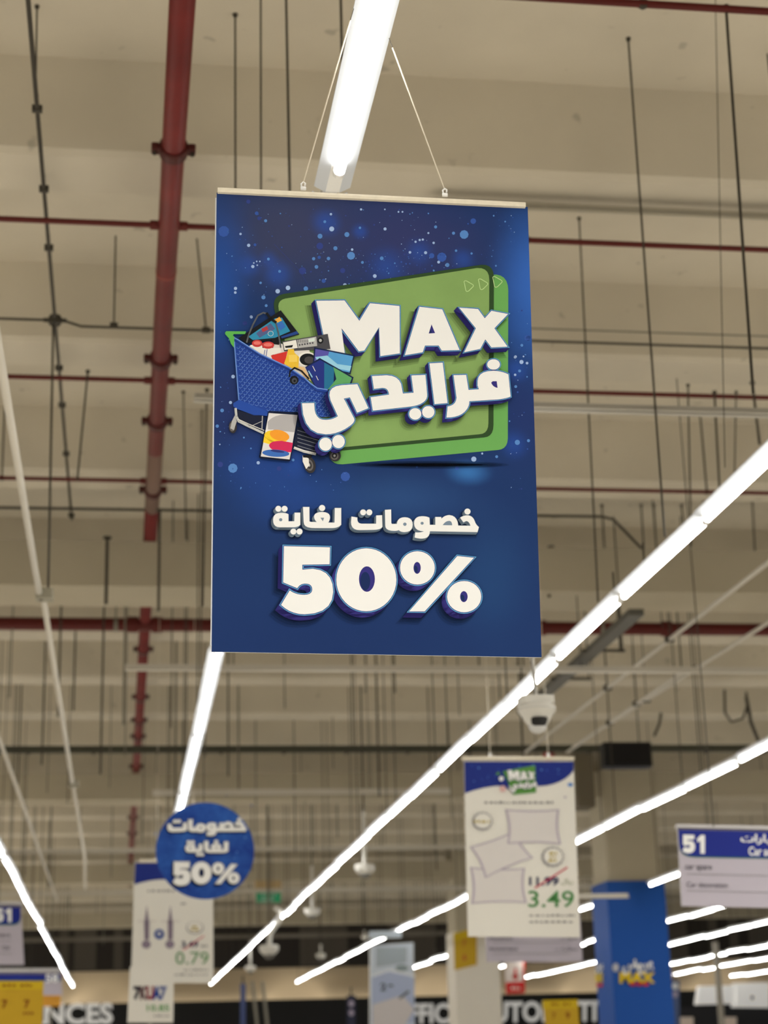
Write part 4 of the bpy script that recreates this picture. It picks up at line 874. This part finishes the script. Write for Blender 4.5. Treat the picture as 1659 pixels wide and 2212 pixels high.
# ------------------------------------------------------------------ aisle signs
SILV, LILAC = mat('aisle_silver', (196, 194, 196), 0.4), mat('aisle_lilac_grey', (184, 178, 190), 0.5)
def aisle(Y, x0, x1, ytop, yhead, ybot, slope, label, num, numbox, texts, ar=None, lines=()):
    sh = Sheet((0, Y, 0), (0, -1, 0), 0.0015); yy = lambda x, y: y + slope * (x - x0)
    t = thing('aisle_sign', label, 'sign', sh.pt((x0 + x1) / 2, yy((x0 + x1) / 2, ybot)))
    d = (ybot - ytop) * 0.055
    g = G(); sh.board(g, [(x0, yy(x0, ytop)), (x1, yy(x1, ytop)), (x1 + d, yy(x1, ybot)), (x0 + d, yy(x0, ybot))], 0.02, LILAC, SILV); g.build('panel', t)
    g = G(); a, b = sh.pt(x0 - 1, yy(x0, ytop - 3)), sh.pt(x1, yy(x1, ytop - 3)); sh.board(g, [(x0 - 2, yy(x0, ytop - 8)), (x1 + 2, yy(x1, ytop - 8)), (x1 + 2, yy(x1, ytop + 3)), (x0 - 2, yy(x0, ytop + 3))], 0.03, SILV); g.build('top_rail', t)
    g = G(); r = (yhead - ytop) * 0.45
    head = lambda dy, c: sh.fill(g, quad_pts([(x0 + 1, yy(x0, ytop + 4)), (x1 - 1, yy(x1, ytop + 4)), (x1, yy(x1, yhead - r + dy)), (x1, yy(x1, yhead + dy), 1), (x1 - r, yy(x1 - r, yhead + dy)), (x0 + r * 1.2 + 3, yy(x0 + r, yhead + dy)), (x0 + 3, yy(x0, yhead + dy), 1), (x0 + 3, yy(x0, yhead - r + dy))]), c[0], c[1])
    head(2.5, (mat('aisle_green_line', (52, 110, 90)), 2)); head(0, (mat('aisle_blue', (36, 48, 136), 0.45), 3)); g.build('header_print', t)
    g = G(); (nx0, ny0, nx1, ny1) = numbox; nw = nx1 - nx0
    if num == '51':
        for lp in mapped(FIFTY[:1], (607, 1180, 720, 1327), (nx0, ny0, nx0 + nw * 0.55, ny1)): sh.fill(g, lp, LETTER, 5)
        sh.fill(g, [(nx0 + nw * u, ny0 + (ny1 - ny0) * v + slope * nw * u) for u, v in ((0.64, 0.20), (0.80, 0.0), (0.97, 0.0), (0.97, 1.0), (0.78, 1.0), (0.78, 0.32), (0.64, 0.40))], LETTER, 5)
    else: sh.text(g, num, numbox, LETTER, 5, 0.03, slope)
    g.build('number_print', t)
    g = G()
    for body, box, m_, bd in texts: sh.text(g, body, box, m_, 5, bd, slope)
    if ar: sh.text(g, arabic(ar[0]), ar[1], LETTER, 5, 0.03, slope)
    for y in lines: sh.line(g, [(x0 + 20, yy(x0, y)), (x1 - 20, yy(x1, y))], 1.2, GREYT, 3)
    g.build('text_print', t)
    for q in (0.2, 0.8):
        p = a.lerp(b, q); g = G(); g.tube([p, (p.x, p.y, rod_top(p.y))], 0.004, DARK, 6); g.build('suspension_rod', t)
    return sh, t
aisle(11.0, 1464, 1850, 1788, 1849, 1957, 0.02, 'aisle 51 sign with blue header at the right edge', '51', (1474, 1803, 1524, 1843),
      [('Car accessories', (1617, 1829, 1735, 1848), LETTER, 0.02), ('car spare', (1480, 1869, 1538, 1882), INK, 0.0), ('Car decoration', (1483, 1905, 1572, 1916), INK, 0.0)], ('سيارات', (1600, 1801, 1690, 1824)), (1888, 1924))
aisle(21.0, 1045, 1252, 1960, 1990, 2078, 0.0, 'lilac grey aisle sign half hidden behind the pillow poster', '52', (1052, 1964, 1080, 1984),
      [('Household', (1058, 2023, 1106, 2030), INK, 0.0), ('Kitchenware', (1058, 2046, 1118, 2053), INK, 0.0), (arabic('ادوات'), (1212, 2022, 1247, 2032), INK, 0.0), (arabic('مطارات'), (1200, 2045, 1247, 2055), INK, 0.0)], None, (2036, 2060))
aisle(20.0, -190, 45, 1955, 1996, 2084, 0.0, 'aisle sign cut by the left edge, digit 1 on blue', '51', (-14, 1962, 26, 1992), [('Oil filters', (-40, 2015, 22, 2024), INK, 0.0), ('Oil', (5, 2043, 20, 2052), INK, 0.0)], None, (2032, 2060))
aisle(30.0, -200, 132, 2100, 2118, 2150, 0.0, 'low white aisle sign with blue band above the yellow price sign', '58', (98, 2104, 126, 2122), [], None, ())
# yellow tags
YT, YT2, OR = mat('tag_yellow', (196, 160, 46), 0.5), mat('tag_yellow_bright', (206, 176, 40), 0.5), mat('tag_orange', (222, 162, 66), 0.5)
def ytag(Y, c, label, marks, m=YT):
    sh = Sheet((0, Y, 0), (0, -1, 0), 0.002); t = thing('price_tag', label, 'price sign', sh.pt((c[2][0] + c[3][0]) / 2, c[2][1]))
    g = G(); sh.board(g, c, 0.01, m); g.build('sheet', t)
    g = G(); (x0, y0), (x1, y1) = c[0], c[1]
    if marks: sh.fill(g, [(x0, y0), (x1, y1), (x1, y1 + 18), (x0, y0 + 18)], YT2, 1)
    for kind, box, mm in marks:
        if kind == 'bars': bars(sh, g, box[0], box[1], box[2], mm, 5, 3, int(box[0]) % 17 + 2)
        else: sh.text(g, kind, box, mm, 3, 0.03)
    if marks: g.build('price_print', t)
    if Y < 38:
        p = sh.pt((c[2][0] + c[3][0]) / 2, c[2][1]); g = G(); g.tube([p + Vector((0, 0.02, 0)), (p.x, p.y + 0.02, 0)], 0.015, GALV, 8); g.build('stand', t)
BR = mat('tag_brown', (130, 70, 30), 0.6)
ytag(15.0, [(-110, 2119), (94, 2119), (90, 2250), (-114, 2250)], 'yellow price sign at the lower left corner', [('bars', (4, 34, 2128), BR), ('bars', (44, 72, 2128), BR), ('7', (4, 2160, 16, 2178), BR), ('7', (52, 2160, 64, 2178), BR), ('bars', (50, 72, 2188), BR)])
ytag(30.5, [(90, 2124), (131, 2124), (131, 2174), (90, 2174)], 'small orange tag right beside the yellow price sign', [], OR)
ytag(25.0, [(1172, 2161), (1248, 2159), (1254, 2250), (1182, 2250)], 'yellow price sign in front of the AUTOMOTIVE lettering', [('bars', (1190, 1208, 2168), BR), ('bars', (1216, 1232, 2168), BR), ('7', (1193, 2188, 1200, 2201), BR), ('9', (1222, 2186, 1231, 2201), BR)])
ytag(38.755, [(980, 2016), (1030, 2004), (1030, 2084), (982, 2096)], 'tilted yellow tag on the cream column', [('7', (1000, 2030, 1006, 2046), mat('tag_red', (180, 80, 60))), ('6', (1000, 2060, 1007, 2075), mat('tag_red', (180, 80, 60)))], YT)

# ------------------------------------------------------------------ far banners, boxes, cameras
sh = Sheet((0, 33.0, 0), (0, -1, 0), 0.004)
t = thing('light_banner', 'tall pale blue bedding banner left of the cream column', 'banner', sh.pt(845, 2400))
g = G(); sh.board(g, [(800, 2042), (893, 2036), (900, 2400), (800, 2400)], 0.12, mat('banner_pale', (206, 216, 228), 0.5), WHITE); g.build('panel', t)
g = G(); sh.fill(g, quad_pts([(803, 2110), (840, 2085, 1), (850, 2098), (895, 2112), (896, 2210), (803, 2210)]), mat('banner_blue', (176, 188, 216)), 1); sh.fill(g, [(812, 2046), (880, 2046), (878, 2080), (812, 2090)], mat('banner_grey', (168, 180, 190)), 1); sh.fill(g, ell(868, 2091, 14, 7), mat('banner_leaf', (140, 154, 158)), 2)
sh.line(g, [(805, 2108), (840, 2096), (895, 2108)], 5, mat('banner_white', (232, 236, 240)), 2); sh.text(g, '2', (822, 2124, 834, 2140), INK, 3, 0.02); bars(sh, g, 838, 850, 2128, INK, 5, 3, 2); sh.line(g, [(864, 2156), (882, 2142)], 5, mat('banner_dark', (96, 98, 100)), 3); sh.fill(g, [(805, 2170), (870, 2150), (895, 2180), (860, 2240), (805, 2240)], mat('banner_bed', (212, 206, 206)), 2); g.build('bedding_print', t)
g = G(); p, q = sh.pt(800, 2010), sh.pt(868, 2026); g.box(((p.x + q.x) / 2, 33.1, (p.z + q.z) / 2), (q.x - p.x, 0.2, 0.12), mat('banner_lamp', (200, 214, 226), 0.4)); g.build('top_lamp', t)
def pole_banner(Y, px, y0, wd, m, label, spots_=()):
    sh = Sheet((0, Y, 0), (0, -1, 0), 0.004); t = thing('pole_banner', label, 'banner', sh.pt(px, 2350))
    g = G(); sh.board(g, [(px - wd / 2, y0), (px + wd / 2, y0), (px + wd / 2, 2350), (px - wd / 2, 2350)], 0.03, m); g.build('cloth', t)
    g = G(); a = sh.pt(px, y0 - 18); g.tube([a + Vector((0, 0.05, 0)), sh.pt(px, 2350) + Vector((0, 0.05, 0))], 0.02, DARK, 8); g.build('pole', t)
    g = G()
    for y, mm in spots_: sh.fill(g, ell(px, y, wd * 0.32, wd * 0.36), mm, 2)
    if spots_: g.build('round_print', t)
pole_banner(45, 525, 2125, 11, mat('pole_blue', (70, 84, 130)), 'narrow dull blue pole banner below the long lit row')
pole_banner(45, 759, 2150, 18, mat('pole_navy', (40, 44, 66)), 'narrow dark pole banner with pale circles left of the bedding banner', ((2168, PILE), (2188, PILE)))
pole_banner(46, 1458, 2118, 20, mat('pole_mid', (80, 96, 136)), 'narrow blue pole banner with pale circles right of the blue column', ((2130, LETTER), (2148, PILE)))
for px, lab in ((553, 'left slanted grey pole in front of the black fascia'), (575, 'right slanted grey pole in front of the black fascia')):
    g = G(); a, b = at_y(px - 8, 2120, 44), at_y(px + 8, 2260, 44); g.tube([a, b], 0.035, GALV, 8); tag(g.build('grey_pole'), lab, 'pole')
# exit sign
sh = Sheet((0, 36.0, 0), (0, -1, 0), 0.004)
t = thing('exit_sign', 'green exit sign hanging right of the round blue disc', 'sign', sh.pt(580, 1951))
g = G(); sh.board(g, [(553, 1922), (607, 1922), (607, 1950), (554, 1950)], 0.06, mat('exit_green', (30, 112, 74), 0.4, emit=0.5), PALE); g.build('panel', t)
g = G(); sh.board(g, [(551, 1902), (608, 1902), (608, 1921), (551, 1921)], 0.12, mat('exit_box', (186, 162, 120), 0.5)); g.build('battery_box', t)
g = G(); sh.text(g, 'EXIT', (565, 1930, 598, 1938), mat('exit_white', (170, 206, 186)), 2, 0.02); sh.fill(g, [(562, 1942), (584, 1942), (584, 1939), (594, 1944.5), (584, 1949), (584, 1947), (562, 1947)], mat('exit_white', (170, 206, 186)), 2); g.build('text_print', t)
g = G(); p = sh.pt(580, 1903); g.tube([p + Vector((0, 0.05, 0)), (p.x, p.y + 0.05, rod_top(36.05))], 0.012, PALE, 6); g.build('suspension_rod', t)
# red and white extinguisher sign
sh = Sheet((0, 46.0, 0), (0, -1, 0), 0.004)
t = thing('fire_point_sign', 'white and red fire point sign above the AUTOMOTIVE lettering', 'sign', sh.pt(1112, 2146))
g = G(); sh.board(g, [(1090, 2072), (1134, 2070), (1134, 2145), (1093, 2147)], 0.03, mat('sign_offwhite', (222, 210, 202))); g.build('panel', t)
g = G(); sh.fill(g, [(1092, 2122), (1134, 2120), (1134, 2145), (1093, 2147)], REDPR, 1); sh.fill(g, [(1130, 2072), (1134, 2072), (1134, 2120), (1130, 2120)], REDPR, 1); sh.fill(g, ell(1113, 2110, 6, 6), REDPR, 2); sh.fill(g, [(1111, 2092), (1116, 2092), (1116, 2110), (1111, 2110)], REDPR, 2); bars(sh, g, 1104, 1124, 2134, mat('sign_offwhite', (222, 210, 202)), 6, 2, 4); g.build('symbol_print', t)
g = G(); p = sh.pt(1112, 2070); g.tube([p, (p.x, p.y, rod_top(46.0))], 0.01, GALV, 6); g.build('suspension_rod', t)
# lightboxes and dark counter at right
sh = Sheet((0, 50.0, 0), (0, -1, 0), 0.004)
for c, lab in (([(1512, 2130), (1590, 2128), (1590, 2168), (1506, 2170)], 'white light box at the lower right, left one of two'), ([(1588, 2124), (1662, 2122), (1662, 2181), (1586, 2182)], 'white light box at the lower right, right one of two')):
    g = G(); sh.board(g, c, 0.3, mat('lightbox_white', (236, 234, 230), 0.4, emit=0.25)); sh.fill(g, ell((c[0][0] + c[1][0]) / 2, 2155, 4, 5), GREYT, 2); tag(g.build('light_box'), lab, 'light box')
sh2 = Sheet((0, 48.0, 0), (0, -1, 0), 0.004)
g = G(); sh2.board(g, [(1455, 2175), (1750, 2178), (1750, 2400), (1455, 2400)], 0.6, mat('counter_black', (32, 33, 36), 0.4)); o = g.build('display_counter'); tag(o, 'black display unit at the bottom right below the light boxes', 'counter')
for x, lab in ((1484, 'pale card on the black display unit, left one'), (1577, 'pale card on the black display unit, right one')):
    s3 = Sheet((0, 47.95, 0), (0, -1, 0), 0.004); g = G(); s3.board(g, [(x - 14, 2197), (x + 14, 2197), (x + 14, 2240), (x - 14, 2240)], 0.03, mat('card_pink', (222, 206, 192))); tag(g.build('display_card'), lab, 'card')
g = G(); a, b = at_y(1539, 1960, 40), at_y(1553, 2300, 40); g.tube([(a.x, 40, H(LAMP_H)), (a.x, 40, 0.0)], 0.07, mat('post_grey', (150, 144, 132), 0.5), 10); tag(g.build('support_post'), 'slim grey post rising below the aisle 51 sign', 'post')
# black hanging box and grey cabinet on the column
p, q = at_y(1304, 1603, 20.5), at_y(1411, 1655, 20.5)
t = thing('hanging_speaker', 'black box hanging high in front of the thick blue-wrapped column', 'speaker', ((p.x + q.x) / 2, 20.6, q.z))
g = G(); g.box(((p.x + q.x) / 2, 20.62, (p.z + q.z) / 2), (q.x - p.x, 0.24, p.z - q.z), BLACK, 0.02); g.build('cabinet', t)
g = G(); g.box(((p.x + q.x) / 2 + 0.02, 20.495, (p.z + q.z) / 2), ((q.x - p.x) * 0.8, 0.012, (p.z - q.z) * 0.75), mat('grille_black', (22, 20, 20), 0.8)); g.build('grille', t)
for k in (0.2, 0.8):
    g = G(); x = p.x + (q.x - p.x) * k; g.tube([(x, 20.62, p.z), (x, 20.62, rod_top(20.62))], 0.008, DARK, 6); g.build('suspension_rod', t)
p, q = at_y(1243, 1622, 25.9), at_y(1288, 1742, 25.9)
g = G(); g.box(((p.x + q.x) / 2, 26.15, (p.z + q.z) / 2), (q.x - p.x, 0.5, p.z - q.z), mat('cabinet_taupe', (104, 96, 80), 0.6), 0.02); g.tube([((p.x + q.x) / 2, 26.15, p.z), ((p.x + q.x) / 2, 26.15, H(BEAM_H))], 0.03, GALV, 8)
tag(g.build('duct_box'), 'taupe duct box between the pillow poster and the thick column', 'duct')
for px, py, lab in ((1243, 1642, 'small red alarm bell at the right end of the pillow poster rail'), (1186, 1632, 'tiny red bell above the pillow poster')):
    p = at_y(px, py, 27.5); g = G(); g.lathe([(0.02, -0.09), (0.08, -0.07), (0.09, 0.02), (0.05, 0.09)], p, REDPR, 14); g.tube([p + Vector((0, 0, 0.08)), (p.x, p.y, H(BEAM_H))], 0.012, DARK, 6); tag(g.build('alarm_bell'), lab, 'bell')
# drooping cables at the right
def cable(pxs, Y, r, lab):
    g = G(); g.tube([at_y(x, y, Y) for x, y in pxs], r, DARK, 6); tag(g.build('cable'), lab, 'cable')
cable([(1565, 1490), (1566, 1540), (1580, 1560), (1605, 1552), (1614, 1525), (1612, 1495)], 21, 0.016, 'grey looped cable hanging at the right edge below the header pipe')
cable([(1612, 1505), (1622, 1560), (1640, 1605)], 21, 0.024, 'thick dark cable dangling at the right edge beside the loop')
cable([(1428, 1540), (1424, 1565), (1413, 1590)], 21, 0.018, 'short dark cable dangling above the black box')
# dome cameras
def dome(px, py, wd, Y, top_py, label, near=False, arm=False):
    c = at_y(px, py, Y); s_ = wd / F * c.length / 2 * 1.03
    t = thing('security_camera', label, 'camera', c - Vector((0, 0, s_)))
    CW = mat('camera_white', (206, 204, 196), 0.4)
    g = G()
    if near:
        g.box(c + Vector((-0.05 * s_, 0, 0.62 * s_)), (1.75 * s_, 1.5 * s_, 0.42 * s_), CW, 0.15 * s_)
        g.lathe([(0.9 * s_, 0.42 * s_), (1.0 * s_, 0.30 * s_), (1.0 * s_, 0.1 * s_), (0.86 * s_, -0.1 * s_), (0.55 * s_, -0.6 * s_), (0.5 * s_, -0.65 * s_)], c, CW, 28)
    else: g.lathe([(0.85 * s_, 0.75 * s_), (1.0 * s_, 0.6 * s_), (0.95 * s_, 0.15 * s_), (0.6 * s_, -0.2 * s_)], c, CW, 20)
    g.build('housing', t, False)
    g = G()
    if near:
        g.lathe([(0.97 * s_, 0.12 * s_), (1.01 * s_, 0.16 * s_), (0.97 * s_, 0.2 * s_)], c, mat('camera_seam', (120, 120, 118)), 28); g.build('seam', t); g = G()
        g.lathe([(0.5 * s_, -0.62 * s_), (0.47 * s_, -0.8 * s_), (0.35 * s_, -0.98 * s_), (0.15 * s_, -1.08 * s_), (0.02 * s_, -1.1 * s_)], c, mat('camera_dome', (200, 200, 198), 0.15), 24); g.build('dome', t, True)
        g = G(); zs = [(-0.34, 0.80), (-0.40, 0.77), (-0.60, 0.60), (-0.70, 0.56), (-0.76, 0.5)]; vs = []
        for q, (zz, rr) in enumerate(zs):
            ha = math.radians((26, 36, 44, 42, 26)[q])
            vs += [c + Vector((rr * s_ * math.sin(-ha + 2 * ha * i / 8 - 0.05), -rr * s_ * math.cos(-ha + 2 * ha * i / 8), zz * s_)) for i in range(9)]
        g.add(vs, [(q * 9 + i, q * 9 + i + 1, (q + 1) * 9 + i + 1, (q + 1) * 9 + i) for q in range(4) for i in range(8)], mat('camera_lens', (24, 24, 26), 0.1)); g.build('lens', t, True)
    else:
        g.lathe([(0.55 * s_, -0.2 * s_), (0.5 * s_, -0.4 * s_), (0.25 * s_, -0.6 * s_), (0.03 * s_, -0.65 * s_)], c, mat('camera_dome_dark', (110, 108, 104), 0.2), 16); g.build('dome', t, True)
    g = G(); zt_ = at_y(px, top_py, Y).z
    if arm: g.tube([c + Vector((0, 0, 0.6 * s_)), c + Vector((0.02, 0, 1.9 * s_)), c + Vector((1.1 * s_, 0, 3.2 * s_)), c + Vector((1.1 * s_, 0, 4.2 * s_)), c + Vector((0.6 * s_, 0, 4.4 * s_))], 0.25 * s_, CW, 8)
    else: g.tube([c + Vector((0, 0, 0.6 * s_)), (c.x - (0.012 if near else 0), c.y, zt_)], 0.012 if near else 0.2 * s_, CW, 8)
    g.build('drop_pole', t)
    g = G(); g.tube([(c.x, c.y, zt_), (c.x, c.y, rod_top(c.y))], 0.006 if near else 0.012, DARK, 6); g.build('suspension_rod', t)
    if near:
        g = G(); g.tube([c + Vector((-0.2 * s_, -0.05, 0.8 * s_)), c + Vector((-0.15 * s_, -0.06, 1.7 * s_)), c + Vector((-0.3 * s_, -0.06, 2.6 * s_)), (c.x - 0.012, c.y - 0.015, zt_)], 0.004, DARK, 6); g.build('camera_cable', t)
dome(1160, 1540, 76, 9.6, 1418, 'large white dome camera just below the right lower corner of the sale board', True)
dome(788, 1884, 42, 22, 1752, 'small white dome camera on a pole right of the exit sign')
dome(675, 1975, 33, 29, 1870, 'white dome camera beside the long lit row above the fascia')
dome(581, 2058, 40, 30, 1990, 'white dome camera on a bent arm below the exit sign', False, True)
dome(541, 2096, 23, 40, 2030, 'tiny white dome camera above the blue pole banner')
dome(693, 2068, 20, 42, 2040, 'tiny far dome camera left of the bedding banner')
dome(787, 2027, 14, 38, 2010, 'tiny round camera at the top left of the bedding banner')
